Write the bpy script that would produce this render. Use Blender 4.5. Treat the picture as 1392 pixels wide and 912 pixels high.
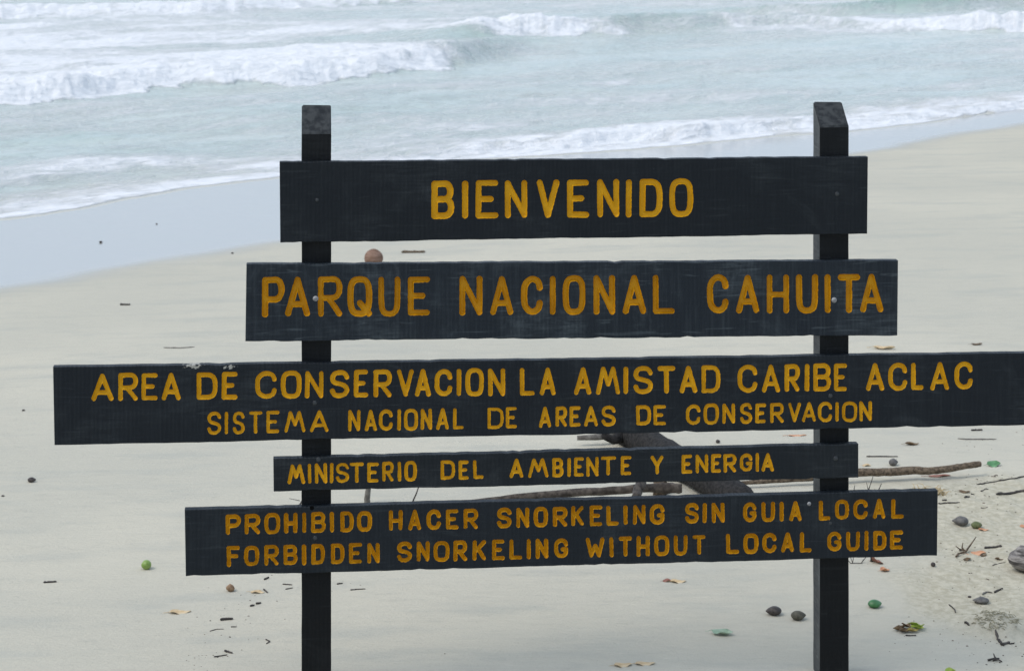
import bpy, bmesh, math, random
import numpy as np
from mathutils import Vector, Matrix
from mathutils.geometry import delaunay_2d_cdt

for o in list(bpy.data.objects):
    bpy.data.objects.remove(o)
sc = bpy.context.scene
COL = sc.collection
R = math.radians

# ------------------------------------------------------------------ camera
F = 2800.0            # focal length in pixels of a 1392 px wide frame
CX, HY = 696.0, -140.0  # optical axis: the horizon lies above the frame (lens shift)
H = 2.725             # eye height above the flat of the beach
cam = bpy.data.cameras.new('camera')
cam.sensor_width = 36.0
cam.lens = F / 1392.0 * 36.0
cam.shift_y = -(456.0 - HY) / 1392.0
cam.clip_start = 0.1
cam.clip_end = 8000
cam.dof.use_dof = True
cam.dof.focus_distance = 7.2
cam.dof.aperture_fstop = 9.0
camo = bpy.data.objects.new('camera', cam)
camo.location = (0, 0, H)
camo.rotation_euler = (R(90), 0, 0)
COL.objects.link(camo)
sc.camera = camo

# ------------------------------------------------------------------ overcast daylight
SUN_EL, SUN_AZ = 54.0, -112.0      # azimuth from +Y, negative to the left
w = bpy.data.worlds.new('World')
sc.world = w
w.use_nodes = True
nt = w.node_tree
nt.nodes.clear()
out = nt.nodes.new('ShaderNodeOutputWorld')
bg = nt.nodes.new('ShaderNodeBackground')
sky = nt.nodes.new('ShaderNodeTexSky')
sky.sky_type = 'NISHITA'
sky.sun_disc = False
sky.sun_elevation = R(SUN_EL)
sky.sun_rotation = R(SUN_AZ % 360)
sky.air_density = 1.0
sky.dust_density = 4.0
hs = nt.nodes.new('ShaderNodeHueSaturation')
hs.inputs['Saturation'].default_value = 0.95
nt.links.new(sky.outputs[0], hs.inputs['Color'])
cloud = nt.nodes.new('ShaderNodeMix'); cloud.data_type = 'RGBA'      # the cloud layer evens the sky out
cloud.inputs[0].default_value = 0.72
cloud.inputs[7].default_value = (4.2, 5.0, 6.1, 1)
nt.links.new(hs.outputs[0], cloud.inputs[6])
nt.links.new(cloud.outputs[2], bg.inputs[0])
bg.inputs[1].default_value = 0.15
nt.links.new(bg.outputs[0], out.inputs[0])

sl = bpy.data.lights.new('sun', 'SUN')
sl.energy = 1.0
sl.angle = R(24)
sl.color = (1.0, 0.94, 0.86)
so = bpy.data.objects.new('sun', sl)
d = Vector((math.sin(R(SUN_AZ)) * math.cos(R(SUN_EL)), math.cos(R(SUN_AZ)) * math.cos(R(SUN_EL)), math.sin(R(SUN_EL))))
so.rotation_euler = d.to_track_quat('Z', 'Y').to_euler()
so.location = d * 30
COL.objects.link(so)

vs = sc.view_settings
vs.view_transform = 'Standard'
vs.look = 'None'
vs.exposure = 0.36
vs.gamma = 1.0
vs.use_curve_mapping = False

# ------------------------------------------------------------------ helpers
def tag(o, label=None, cat=None, group=None, kind=None):
    for k, v in (('label', label), ('category', cat), ('group', group), ('kind', kind)):
        if v:
            o[k] = v
    return o

def link(o, parent=None):
    COL.objects.link(o)
    if parent is not None:
        o.parent = parent
    return o

def empty(name, loc, rz=0.0):
    o = bpy.data.objects.new(name, None)
    o.empty_display_size = 0.1
    o.location = loc
    o.rotation_euler = (0, 0, rz)
    return link(o)

def mesh_obj(name, verts, faces, mats, parent=None, loc=None, smooth=True, midx=None):
    me = bpy.data.meshes.new(name)
    me.from_pydata([tuple(v) for v in verts], [], [tuple(f) for f in faces])
    for m in (mats if isinstance(mats, (list, tuple)) else [mats]):
        me.materials.append(m)
    if midx is not None:
        me.polygons.foreach_set('material_index', list(midx))
    me.polygons.foreach_set('use_smooth', [smooth] * len(me.polygons))
    me.update()
    o = bpy.data.objects.new(name, me)
    if loc is not None:
        o.location = loc
    return link(o, parent)

_rng = np.random.default_rng(7)
_T = [_rng.random((256, 256)) for _ in range(8)]
def vnoise(x, y, k=0):
    x = np.asarray(x, float); y = np.asarray(y, float)
    xi = np.floor(x).astype(int); yi = np.floor(y).astype(int)
    fx = x - xi; fy = y - yi
    fx = fx * fx * fx * (fx * (fx * 6 - 15) + 10); fy = fy * fy * fy * (fy * (fy * 6 - 15) + 10)
    T = _T[k % 8]
    a = T[xi % 256, yi % 256]; b = T[(xi + 1) % 256, yi % 256]
    c = T[xi % 256, (yi + 1) % 256]; e = T[(xi + 1) % 256, (yi + 1) % 256]
    return (a * (1 - fx) + b * fx) * (1 - fy) + (c * (1 - fx) + e * fx) * fy - 0.5
def fbm(x, y, k=0, octv=4, gain=0.5):
    s = 0; a = 1.0
    x = np.asarray(x, float); y = np.asarray(y, float)
    for i in range(octv):
        s = s + a * vnoise(x * 2 ** i + 17.3 * i, y * 2 ** i - 9.1 * i, k + i)
        a *= gain
    return s
def sstep(a, b, x):
    t = np.clip((np.asarray(x, float) - a) / (b - a), 0, 1)
    return t * t * (3 - 2 * t)

# ------------------------------------------------------------------ the lie of the land
SLOPE = 0.05
def beach_profile(s):
    z0 = SLOPE * s - 0.5
    return 0.5 * (z0 - np.sqrt(z0 * z0 + 0.01))
SEA = float(beach_profile(0.0))
AX = np.array([0.775, 0.632]); AX = AX / np.linalg.norm(AX)      # along the shore
NX = np.array([AX[1], -AX[0]])                                    # towards the land
def pq(X, Y):
    return X * AX[0] + Y * AX[1], X * NX[0] + Y * NX[1]
def ray_at(px, py, z):
    Y = (H - z) * F / (py - HY)
    return (px - CX) / F * Y, Y
def curve_pq(pts, z=None):
    z = SEA if z is None else z
    P, Q = [], []
    for (px, py) in pts:
        a, b = pq(*ray_at(px, py, z))
        P.append(a); Q.append(b)
    P, Q = np.array(P), np.array(Q)
    i = np.argsort(P)
    return P[i], Q[i]
def interp(p, P, V):
    # smooth interpolation: average of shifted linear interpolations
    r = 0
    for dlt in (-0.5, -0.25, 0, 0.25, 0.5):
        r = r + np.interp(p + dlt, P, V)
    return r / 5
EDGE_P, EDGE_Q = curve_pq([(0, 299), (60, 294), (100, 288), (160, 276), (240, 263), (300, 251), (400, 240), (520, 228),
                           (640, 219), (760, 211), (900, 201), (1050, 188), (1160, 179), (1260, 168), (1392, 148), (1600, 128)])
def scallop(p):
    return 0.16 * fbm(p * 0.55 + 2, p * 0.0 + 3.3, 5, 4)
def shore_s(X, Y):
    p, q = pq(X, Y)
    return q - interp(p, EDGE_P, EDGE_Q) + scallop(p)
WET = [(0, 396), (100, 381), (200, 361), (330, 339), (420, 326), (560, 310), (760, 280), (960, 242), (1100, 217), (1180, 207), (1240, 197), (1290, 184), (1392, 169), (1600, 150)]
_P, _W = [], []
for (a, b) in WET:
    z = SEA
    for _ in range(12):
        X, Y = ray_at(a, b, z)
        z = float(beach_profile(shore_s(X, Y)))
    _P.append(pq(X, Y)[0]); _W.append(float(shore_s(X, Y)))
_i = np.argsort(_P)
WET_P, WET_W = np.array(_P)[_i], np.array(_W)[_i]

def flat_ray(px, py):
    return np.array(ray_at(px, py, 0.0))
C_COARSE = flat_ray(1420, 770)
C_MOUND = flat_ray(1358, 850)
def coarse_mask(X, Y):
    dx = (X - C_COARSE[0]) / 0.62; dy = (Y - C_COARSE[1]) / 1.5
    return sstep(1.25, 0.55, np.sqrt(dx * dx + dy * dy) + 0.5 * fbm(X * 3, Y * 2, 2, 3))
def ground(X, Y):
    X = np.asarray(X, float); Y = np.asarray(Y, float)
    s = shore_s(X, Y)
    z = beach_profile(s)
    z = z + 1.15 * sstep(4.6, 0.5, Y)                                  # the bank the visitor stands on
    dry = sstep(2.0, 6.0, s)
    z = z + dry * 0.022 * fbm(X * 0.55, Y * 0.55, 1, 3)
    z = z + dry * 0.004 * fbm(X * 1.6 + 3, Y * 5.0, 3, 3)
    m = coarse_mask(X, Y)
    z = z + m * (0.016 * fbm(X * 5, Y * 5, 4, 4) + 0.010 * fbm(X * 17, Y * 17, 5, 3))
    r = np.sqrt(((X - C_MOUND[0]) / 0.17) ** 2 + ((Y - C_MOUND[1]) / 0.16) ** 2)
    z = z + (0.034 + 0.02 * fbm(X * 30, Y * 30, 2, 3)) * sstep(1.0, 0.2, r + 0.5 * fbm(X * 12, Y * 12, 6, 3))
    return z
def G(px, py):
    """point of the sand seen at this pixel of the photograph"""
    z = 0.0
    for _ in range(10):
        X, Y = ray_at(px, py, z)
        z = float(ground(X, Y))
    return Vector((X, Y, z))
def gz(x, y):
    return float(ground(x, y))
def unit(p):
    return p.y / F       # metres per photograph pixel at that distance

# ------------------------------------------------------------------ materials
class N:
    def __init__(s, name):
        s.m = bpy.data.materials.new(name); s.m.use_nodes = True
        s.t = s.m.node_tree; s.t.nodes.clear()
        s.out = s.t.nodes.new('ShaderNodeOutputMaterial')
        s.b = s.t.nodes.new('ShaderNodeBsdfPrincipled')
        s.t.links.new(s.b.outputs[0], s.out.inputs[0])
    def n(s, typ, **kw):
        x = s.t.nodes.new(typ)
        for k, v in kw.items():
            setattr(x, k, v)
        return x
    def l(s, a, b):
        s.t.links.new(a, b)
    def put(s, sock, v):
        if isinstance(v, bpy.types.NodeSocket): s.l(v, sock)
        else: sock.default_value = v
    def coord(s, which='Object', scale=(1, 1, 1), loc=(0, 0, 0), rot=(0, 0, 0)):
        c = s.n('ShaderNodeTexCoord'); mp = s.n('ShaderNodeMapping')
        s.l(c.outputs[which], mp.inputs[0])
        mp.inputs['Scale'].default_value = scale; mp.inputs['Location'].default_value = loc; mp.inputs['Rotation'].default_value = rot
        return mp.outputs[0]
    def noise(s, vec, scale, detail=4, rough=0.55, dist=0.0):
        x = s.n('ShaderNodeTexNoise'); s.l(vec, x.inputs['Vector'])
        x.inputs['Scale'].default_value = scale; x.inputs['Detail'].default_value = detail
        x.inputs['Roughness'].default_value = rough; x.inputs['Distortion'].default_value = dist
        return x.outputs[0]
    def ramp(s, v, a, b, lo=0.0, hi=1.0):
        x = s.n('ShaderNodeMapRange'); x.interpolation_type = 'SMOOTHSTEP'
        s.put(x.inputs['Value'], v)
        x.inputs['From Min'].default_value = a; x.inputs['From Max'].default_value = b
        x.inputs['To Min'].default_value = lo; x.inputs['To Max'].default_value = hi
        return x.outputs[0]
    def math(s, op, a, b=0.0):
        x = s.n('ShaderNodeMath', operation=op); s.put(x.inputs[0], a); s.put(x.inputs[1], b)
        return x.outputs[0]
    def mix(s, f, a, b):
        x = s.n('ShaderNodeMix', data_type='RGBA')
        s.put(x.inputs[0], f)
        for i, v in ((6, a), (7, b)):
            if isinstance(v, bpy.types.NodeSocket): s.l(v, x.inputs[i])
            else: x.inputs[i].default_value = tuple(v) + (1,) if len(v) == 3 else v
        return x.outputs[2]
    def attr(s, name):
        x = s.n('ShaderNodeAttribute'); x.attribute_name = name
        return x.outputs['Fac']
    def bump(s, h, dist=0.002, strength=1.0, normal=None):
        x = s.n('ShaderNodeBump'); s.l(h, x.inputs['Height'])
        x.inputs['Distance'].default_value = dist; x.inputs['Strength'].default_value = strength
        if normal: s.l(normal, x.inputs['Normal'])
        return x.outputs[0]

def natural(name, c1, c2, rough=0.7, scale=30.0, stretch=(1, 1, 1), bump=0.001, spec=0.3, c3=None):
    m = N(name)
    v = m.coord('Object', stretch)
    a = m.noise(v, scale, 5, 0.6)
    col = m.mix(m.ramp(a, 0.35, 0.65), c1, c2)
    if c3:
        b = m.noise(v, scale * 0.37, 3, 0.5)
        col = m.mix(m.ramp(b, 0.5, 0.62), col, c3)
    m.put(m.b.inputs['Base Color'], col)
    m.b.inputs['Roughness'].default_value = rough
    m.b.inputs['Specular IOR Level'].default_value = spec
    m.l(m.bump(a, bump), m.b.inputs['Normal'])
    return m.m

def sand_material():
    m = N('sand')
    v = m.coord('Object')
    vs_ = m.coord('Object', (0.5, 1.6, 1), rot=(0, 0, R(-6)))
    wet = m.attr('wet'); coarse = m.attr('coarse')
    big = m.noise(v, 0.45, 3, 0.5)
    streak = m.noise(vs_, 2.6, 5, 0.6)
    grain = m.noise(v, 420, 2, 0.6)
    mid = m.noise(v, 34, 4, 0.65)
    dry = m.mix(m.ramp(big, 0.35, 0.65), (0.480, 0.458, 0.380), (0.525, 0.495, 0.405))
    dry = m.mix(m.math('MULTIPLY', m.ramp(streak, 0.47, 0.70), 0.55), dry, (0.40, 0.40, 0.35))
    mott = m.noise(vs_, 17, 5, 0.7)
    dry = m.mix(m.math('MULTIPLY', m.ramp(mott, 0.50, 0.75), 0.40), dry, (0.38, 0.37, 0.315))
    dry = m.mix(m.math('MULTIPLY', m.ramp(mott, 0.46, 0.25), 0.30), dry, (0.60, 0.57, 0.47))
    crs = m.mix(m.ramp(mid, 0.34, 0.68), (0.385, 0.355, 0.265), (0.525, 0.49, 0.385))
    dry = m.mix(m.math('MULTIPLY', coarse, 0.9), dry, crs)
    sp = m.ramp(grain, 0.60, 0.74)
    dry = m.mix(m.math('MULTIPLY', sp, 0.30), dry, (0.25, 0.23, 0.19))
    sp2 = m.ramp(grain, 0.42, 0.30)
    dry = m.mix(m.math('MULTIPLY', sp2, 0.25), dry, (0.66, 0.64, 0.57))
    wetc = (0.345, 0.35, 0.33)
    m.put(m.b.inputs['Base Color'], m.mix(wet, dry, wetc))
    m.put(m.b.inputs['Roughness'], m.ramp(wet, 0.0, 1.0, 0.92, 0.10))
    m.put(m.b.inputs['Specular IOR Level'], m.ramp(wet, 0.0, 1.0, 0.12, 0.55))
    m.b.inputs['IOR'].default_value = 1.4
    hgt = m.math('ADD', m.math('MULTIPLY', grain, 0.35), m.math('MULTIPLY', m.noise(v, 60, 5, 0.6), 1.0))
    hgt = m.math('ADD', hgt, m.math('ADD', m.math('MULTIPLY', streak, 2.2), m.math('MULTIPLY', mott, 1.6)))
    hgt = m.math('MULTIPLY', hgt, m.ramp(wet, 0.0, 0.8, 1.0, 0.03))
    m.l(m.bump(hgt, 0.0035), m.b.inputs['Normal'])
    return m.m

def water_material():
    m = N('sea water')
    foam = m.attr('foam')
    v = m.coord('Object', rot=(0, 0, -math.atan2(AX[1], AX[0])))
    va = m.n('ShaderNodeMapping'); m.l(v, va.inputs[0]); va.inputs['Scale'].default_value = (0.55, 1.25, 1)
    va = va.outputs[0]
    n1 = m.noise(va, 1.3, 9, 0.70, 0.7)
    n2 = m.noise(va, 6.0, 6, 0.65, 0.3)
    n3 = m.noise(va, 17.0, 5, 0.65)
    nn = m.math('ADD', m.math('ADD', m.math('MULTIPLY', n1, 0.75), m.math('MULTIPLY', n2, 0.45)), m.math('MULTIPLY', m.math('SUBTRACT', n3, 0.95), 0.22))
    f = m.math('ADD', m.math('SUBTRACT', nn, 0.5), m.math('SUBTRACT', foam, 0.5))
    fac = m.ramp(f, -0.22, 0.26)
    murk = m.noise(va, 0.5, 4, 0.55)
    wat = m.mix(m.ramp(murk, 0.35, 0.65), (0.455, 0.525, 0.49), (0.52, 0.565, 0.52))
    sandy = m.attr('sandy')
    wat = m.mix(sandy, wat, (0.54, 0.52, 0.44))
    wat = m.mix(m.attr('clear'), wat, (0.19, 0.325, 0.27))
    fo = m.mix(m.ramp(n2, 0.35, 0.6), (0.68, 0.70, 0.715), (0.79, 0.80, 0.81))
    m.put(m.b.inputs['Base Color'], m.mix(fac, wat, fo))
    m.put(m.b.inputs['Roughness'], m.ramp(fac, 0.0, 1.0, 0.12, 0.95))
    m.put(m.b.inputs['Specular IOR Level'], m.ramp(fac, 0.0, 1.0, 0.5, 0.1))
    m.b.inputs['IOR'].default_value = 1.33
    rip = m.noise(va, 5.0, 6, 0.6)
    lump = m.noise(v, 2.3, 6, 0.62, 0.8)
    hgt = m.math('ADD', m.math('MULTIPLY', rip, 0.6), m.math('MULTIPLY', m.math('MULTIPLY', m.math('ADD', n2, m.math('MULTIPLY', lump, 0.6)), fac), 1.3))
    m.l(m.bump(hgt, 0.06, 0.9), m.b.inputs['Normal'])
    return m.m

def paint_material(name, base, scuff, amount, seed, chips=()):
    """black brushed paint over sawn wood; chips = (x, z, half width, half height) in the sign's own frame"""
    m = N(name)
    v = m.coord('Object', loc=(seed * 3.7, seed, seed * 1.9))
    raw = m.coord('Object')
    long_ = m.n('ShaderNodeMapping'); m.l(v, long_.inputs[0]); long_.inputs['Scale'].default_value = (1.4, 1, 16)
    grain = m.noise(long_.outputs[0], 6.0, 8, 0.7, 0.5)
    chat = m.n('ShaderNodeTexWave'); chat.bands_direction = 'X'; m.l(raw, chat.inputs['Vector'])
    chat.inputs['Scale'].default_value = 22.0; chat.inputs['Distortion'].default_value = 2.5; chat.inputs['Detail'].default_value = 2; chat.inputs['Detail Scale'].default_value = 1.5
    chat = chat.outputs['Fac']
    smear = m.noise(v, 2.6, 5, 0.7, 1.4)
    ribm = m.n('ShaderNodeMapping'); m.l(v, ribm.inputs[0]); ribm.inputs['Scale'].default_value = (18, 1, 1.0)
    rib = m.noise(ribm.outputs[0], 5.0, 3, 0.6)
    blot = m.noise(v, 4.2, 4, 0.6, 0.5)
    fine = m.noise(v, 60, 4, 0.6)
    k = m.math('MULTIPLY', m.ramp(blot, 0.46, 0.74), m.ramp(grain, 0.36, 0.66))
    k2 = m.math('MULTIPLY', m.ramp(rib, 0.46, 0.70), 0.16)
    k = m.math('ADD', m.math('ADD', k, k2), m.math('MULTIPLY', m.ramp(smear, 0.55, 0.75), 0.55))
    k = m.math('MULTIPLY', k, m.math('ADD', 0.82, m.math('MULTIPLY', chat, 0.30)))
    k = m.math('MULTIPLY', k, amount)
    col = m.mix(k, base, scuff)
    scr = m.n('ShaderNodeMapping'); m.l(v, scr.inputs[0]); scr.inputs['Scale'].default_value = (0.6, 1, 9)
    scratch = m.noise(scr.outputs[0], 9.0, 2, 0.5, 1.0)
    col = m.mix(m.math('MULTIPLY', m.ramp(scratch, 0.62, 0.72), 0.55 * amount), col, scuff)
    col = m.mix(m.math('MULTIPLY', m.ramp(fine, 0.72, 0.80), 0.5), col, (0.16, 0.17, 0.17))
    for (cx, cz, hw, hh) in chips:
        mp = m.n('ShaderNodeMapping'); m.l(raw, mp.inputs[0])
        mp.inputs['Scale'].default_value = (1 / hw, 0.0, 1 / hh)
        mp.inputs['Location'].default_value = (-cx / hw, 0.0, -cz / hh)
        g = m.n('ShaderNodeVectorMath', operation='LENGTH'); m.l(mp.outputs[0], g.inputs[0])
        cn = m.noise(raw, 95, 4, 0.7)
        inside = m.ramp(g.outputs['Value'], 0.1, 1.0, 0.17, -0.2)
        col = m.mix(m.ramp(m.math('ADD', cn, inside), 0.60, 0.66), col, (0.34, 0.33, 0.29))
    m.put(m.b.inputs['Base Color'], col)
    m.put(m.b.inputs['Roughness'], m.ramp(grain, 0.3, 0.7, 0.42, 0.62))
    m.b.inputs['Specular IOR Level'].default_value = 0.16
    hgt = m.math('ADD', grain, m.math('MULTIPLY', rib, 0.8))
    hgt = m.math('ADD', hgt, m.math('MULTIPLY', fine, 0.35))
    hgt = m.math('ADD', hgt, m.math('MULTIPLY', chat, 0.35))
    m.l(m.bump(hgt, 0.0022), m.b.inputs['Normal'])
    return m.m

def yellow_material(name, y1, y2):
    m = N(name)
    v = m.coord('Object')
    a = m.noise(v, 14, 4, 0.6); b = m.noise(v, 160, 3, 0.6)
    col = m.mix(m.ramp(a, 0.35, 0.68), y1, y2)
    col = m.mix(m.math('MULTIPLY', m.ramp(b, 0.66, 0.78), 0.45), col, (0.20, 0.11, 0.02))
    # dark brown breaks raggedly along the rims of the grooves; the yellow is worn in places
    rimn = m.math('ADD', m.math('MULTIPLY', m.attr('rim'), 0.75), m.math('SUBTRACT', m.noise(v, 120, 5, 0.7), 0.5))
    rimn = m.math('ADD', rimn, m.math('MULTIPLY', m.math('SUBTRACT', m.noise(v, 18, 3, 0.6), 0.5), 0.8))
    col = m.mix(m.ramp(rimn, 0.52, 0.80), col, (0.045, 0.030, 0.014))
    wear = m.noise(v, 34, 6, 0.75)
    col = m.mix(m.math('MULTIPLY', m.ramp(wear, 0.60, 0.72), 0.22), col, (0.24, 0.115, 0.012))
    m.put(m.b.inputs['Base Color'], col)
    m.b.inputs['Roughness'].default_value = 0.55
    m.b.inputs['Specular IOR Level'].default_value = 0.22
    m.l(m.bump(b, 0.0006), m.b.inputs['Normal'])
    return m.m

M_SAND = sand_material()
M_WATER = water_material()
M_YEL = yellow_material('golden letter paint', (0.57, 0.285, 0.003), (0.65, 0.345, 0.007))
M_AMB = yellow_material('amber letter paint', (0.51, 0.232, 0.002), (0.59, 0.290, 0.005))

# ------------------------------------------------------------------ beach
def axis(parts):
    r = []
    for a, b, st in parts:
        r += list(np.arange(a, b, st))
    return np.array(r + [parts[-1][1]])
def grid_mesh(name, XX, YY, ZZ, mat, attrs):
    nr, nc = XX.shape
    co = np.stack([XX, YY, ZZ], -1).reshape(-1, 3).astype(np.float32)
    idx = np.arange(nr * nc).reshape(nr, nc)
    q = np.stack([idx[:-1, :-1], idx[:-1, 1:], idx[1:, 1:], idx[1:, :-1]], -1).reshape(-1, 4)
    me = bpy.data.meshes.new(name)
    me.vertices.add(len(co)); me.vertices.foreach_set('co', co.ravel())
    me.loops.add(q.size); me.loops.foreach_set('vertex_index', q.ravel().astype(np.int32))
    me.polygons.add(len(q))
    me.polygons.foreach_set('loop_start', np.arange(0, q.size, 4, dtype=np.int32))
    me.polygons.foreach_set('use_smooth', np.ones(len(q), dtype=bool))
    me.update(calc_edges=True); me.validate()
    for k, a in attrs.items():
        at = me.attributes.new(k, 'FLOAT', 'POINT')
        at.data.foreach_set('value', a.reshape(-1).astype(np.float32))
    me.materials.append(mat)
    return link(bpy.data.objects.new(name, me))

xs = axis([(-2500, -300, 400), (-300, -40, 30), (-40, -14, 2), (-14, -3, 0.16), (-3, 3.2, 0.02), (3.2, 16, 0.16), (16, 44, 2), (44, 300, 30), (300, 2500, 400)])
ys = axis([(-2500, -60, 300), (-60, -4, 4), (-4, 6, 0.25), (6, 9.6, 0.02), (9.6, 16, 0.05), (16, 36, 0.12), (36, 60, 1.5), (60, 300, 24), (300, 2500, 300)])
XX, YY = np.meshgrid(xs, ys)
ZZ = ground(XX, YY)
S = shore_s(XX, YY)
ZZ = np.maximum(ZZ, -6.0)
pp, _q = pq(XX, YY)
ww = interp(pp, WET_P, WET_W)
edge_n = 0.25 * fbm(XX * 0.9, YY * 0.9, 2, 3)
wet = sstep(0.40, -0.45, S - ww + edge_n)
# the thin tongue of damp sand that fades further up the beach
b_ = grid_mesh('beach_sand', XX, YY, ZZ, M_SAND, {'wet': wet, 'coarse': coarse_mask(XX, YY)})
tag(b_, kind='structure')

# ------------------------------------------------------------------ sea
BREAKERS = [
    # foot of the breaking wave: (photo x, y, height, foam), crest length, tail
    dict(pts=[(-300, 172, .45, 1), (0, 143, .44, 1), (110, 137, .42, 1), (180, 126, .34, 1), (240, 118, .40, 1), (370, 118, .34, 1), (460, 109, .36, 1),
              (540, 101, .44, .95), (600, 96, .50, .9), (660, 86, .50, .8), (700, 76, .36, .25), (740, 66, .22, .0), (800, 60, .05, 0)], L=0.95, tail=3.0),
    dict(pts=[(620, 68, .0, 0), (680, 60, .45, .8), (720, 56, .56, .85), (790, 56, .58, .9), (850, 52, .46, .7), (890, 47, .46, .2), (960, 44, .44, .15),
              (1010, 42, .40, .8), (1080, 40, .34, .7), (1130, 40, .30, .2), (1220, 42, .22, .5), (1290, 43, .3, .9), (1340, 43, .45, 1), (1392, 42, .5, 1), (1700, 34, .5, 1)], L=0.95, tail=2.2),
    dict(pts=[(900, 20, .0, 0), (1060, 22, .25, .3), (1180, 22, .35, .2), (1270, 20, .62, .12), (1340, 17, .72, .05), (1392, 13, .74, .02), (1700, 4, .7, .5)], L=0.9, tail=2.2),
    dict(pts=[(-400, 34, .4, 1), (0, 27, .40, .9), (100, 23, .42, .9), (200, 22, .36, .7), (290, 20, .40, .8), (420, 12, .40, 1), (560, 7, .42, 1), (620, 4, .2, .4), (760, 0, .2, .3)], L=1.0, tail=3.2),
    # low unbroken swells in the trough, and the rolling foot of the swash
    dict(pts=[(-200, 215, .05, 0), (60, 205, .07, 0), (160, 196, .12, 0), (260, 196, .04, 0), (340, 190, .03, 0), (470, 172, .12, 0), (560, 168, .13, 0), (640, 166, .03, 0), (900, 150, .0, 0)], L=0.8, tail=1.4),
    dict(pts=[(480, 226, .0, 0), (600, 215, .10, .5), (760, 204, .16, .9), (900, 193, .18, .95), (1000, 187, .20, .95), (1080, 178, .14, .9), (1180, 172, .06, .6), (1270, 163, .10, .8), (1392, 147, .10, .9), (1600, 128, .1, .9)], L=0.35, tail=1.3),
]
ang = np.concatenate([np.tan(np.radians(np.linspace(-40, -17, 90)))[:-1], np.linspace(-math.tan(R(17)), math.tan(R(17)), 1000), np.tan(np.radians(np.linspace(17, 40, 90)))[1:]])
inv = np.linspace(1 / 14.0, 1 / 82.0, 560)
rows = np.concatenate([1 / inv, 82.0 * np.exp(np.linspace(0.06, 4.4, 60))])
AA, YY = np.meshgrid(ang, rows)
XX = AA * YY
p, q = pq(XX, YY)
S = q - interp(p, EDGE_P, EDGE_Q) + scallop(p)          # negative = out at sea
off = -S
ramp_out = sstep(0.0, 3.5, off)
far = sstep(140.0, 60.0, YY)
warp = 0.55 * fbm(p * 0.5, q * 0.5, 1, 3)
Z = SEA + 0.012 * sstep(0.0, 0.25, off)
Z = Z + ramp_out * far * (0.10 * fbm(p * 0.16 + 5, q * 0.40, 0, 3) + 0.055 * fbm(p * 0.7, q * 1.7, 2, 4))
Z = Z + sstep(0.1, 1.2, off) * far * (0.016 * fbm(p * 4, q * 7, 5, 3) + 0.022 * fbm(p * 1.6, q * 3.4, 3, 3))
foam = np.zeros_like(Z)
clear = np.zeros_like(Z)
edge_crumb = 0.30 * fbm(p * 1.1, q * 0.7, 3, 4) + 0.10 * fbm(p * 5, q * 5, 6, 3)
for bk in BREAKERS:
    P, Q = curve_pq([(a, b) for a, b, _, _ in bk['pts']])
    px_, order = zip(*sorted((pq(*ray_at(a, b, SEA))[0], i) for i, (a, b, _, _) in enumerate(bk['pts'])))
    A = np.array([bk['pts'][i][2] for i in order]); FO = np.array([bk['pts'][i][3] for i in order])
    a = interp(p, P, A); fo = interp(p, P, FO) * np.clip(1.0 + 0.9 * fbm(p * 0.45, q * 0.15, 7, 3), 0.35, 1.15)
    dd = q - interp(p, P, Q) + edge_crumb * (0.35 + fo) * min(1.0, bk['L'] / 0.5)
    L = bk['L']
    front = sstep(0.0, -L, dd)
    tail = np.exp(-np.maximum(0, -dd - L) / bk['tail'])
    lip = 0.78 * a * front * tail
    rough = (0.42 * fbm(p * 1.3, q * 1.6, 4, 4) + 0.14 * fbm(p * 5, q * 5, 2, 3)) * fo
    Z = Z + lip * (1 + rough)
    clear = np.maximum(clear, np.clip(lip / 0.35, 0, 1) * np.clip(1 - fo * 1.4, 0, 1) * front)
    fd = dd + 0.62 * fbm(p * 0.9, q * 0.4, 6, 4)
    fl = bk['tail'] * (1.4 + 1.2 * fbm(p * 0.35, q * 0.2, 2, 2))
    foam = np.maximum(foam, np.clip(fo * 1.15, 0, 1) * sstep(0.15, -0.25, fd) * np.exp(-np.maximum(0, -dd - L * 2) / np.maximum(.4, fl)) * (0.86 if bk['tail'] > 1.5 else 0.76) * (1 + 0.40 * fbm(p * 0.9, q * 1.8, 5, 4)))
# spread-out foam: the churned water outside the bar, thickest to the left, and the swash
lat = sstep(36, 8, p)
churn = sstep(10.5, 13.5, off) * (0.47 + 0.36 * lat + 0.40 * fbm(p * 0.22, q * 0.42, 5, 4))
mid = sstep(1.2, 3.0, off) * sstep(14, 9, off) * (0.45 + 0.36 * fbm(p * 0.22, q * 0.5, 3, 4))
sw_w = 4.3 - 0.6 * sstep(14, 20, p) + 0.8 * fbm(p * 0.4, q * 0.1, 2, 2)
swash = sstep(sw_w * 1.5, sw_w * 0.3, off) * (0.57 + 0.42 * fbm(p * 0.5, q * 0.9, 1, 4))
lace = np.clip(0.72 + 0.5 * fbm(p * 1.3, q * 1.3, 4, 3), 0, .85) * sstep(1.1, 0.30, off) * sstep(0.02, 0.16, off)
foam = np.clip(np.maximum.reduce([foam, churn, mid, swash * sstep(0.02, 0.16, off), lace]), 0, 1)
sandy = 0.9 * sstep(0.20, 0.02, off) + 0.9 * sstep(2.6, 0.0, off) * (0.4 + 0.9 * np.clip(fbm(p * 0.5, q * 0.8, 6, 3) + 0.2, 0, 1))
foam = foam * sstep(400, 90, YY)
Z = np.where(off < 0.0, np.minimum(Z, SEA + off * 0.6), Z)
w_ = grid_mesh('sea_water', XX, YY, Z, M_WATER, {'foam': foam, 'sandy': np.clip(sandy, 0, 1), 'clear': np.clip(clear, 0, 1)})
tag(w_, kind='structure')

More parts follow.
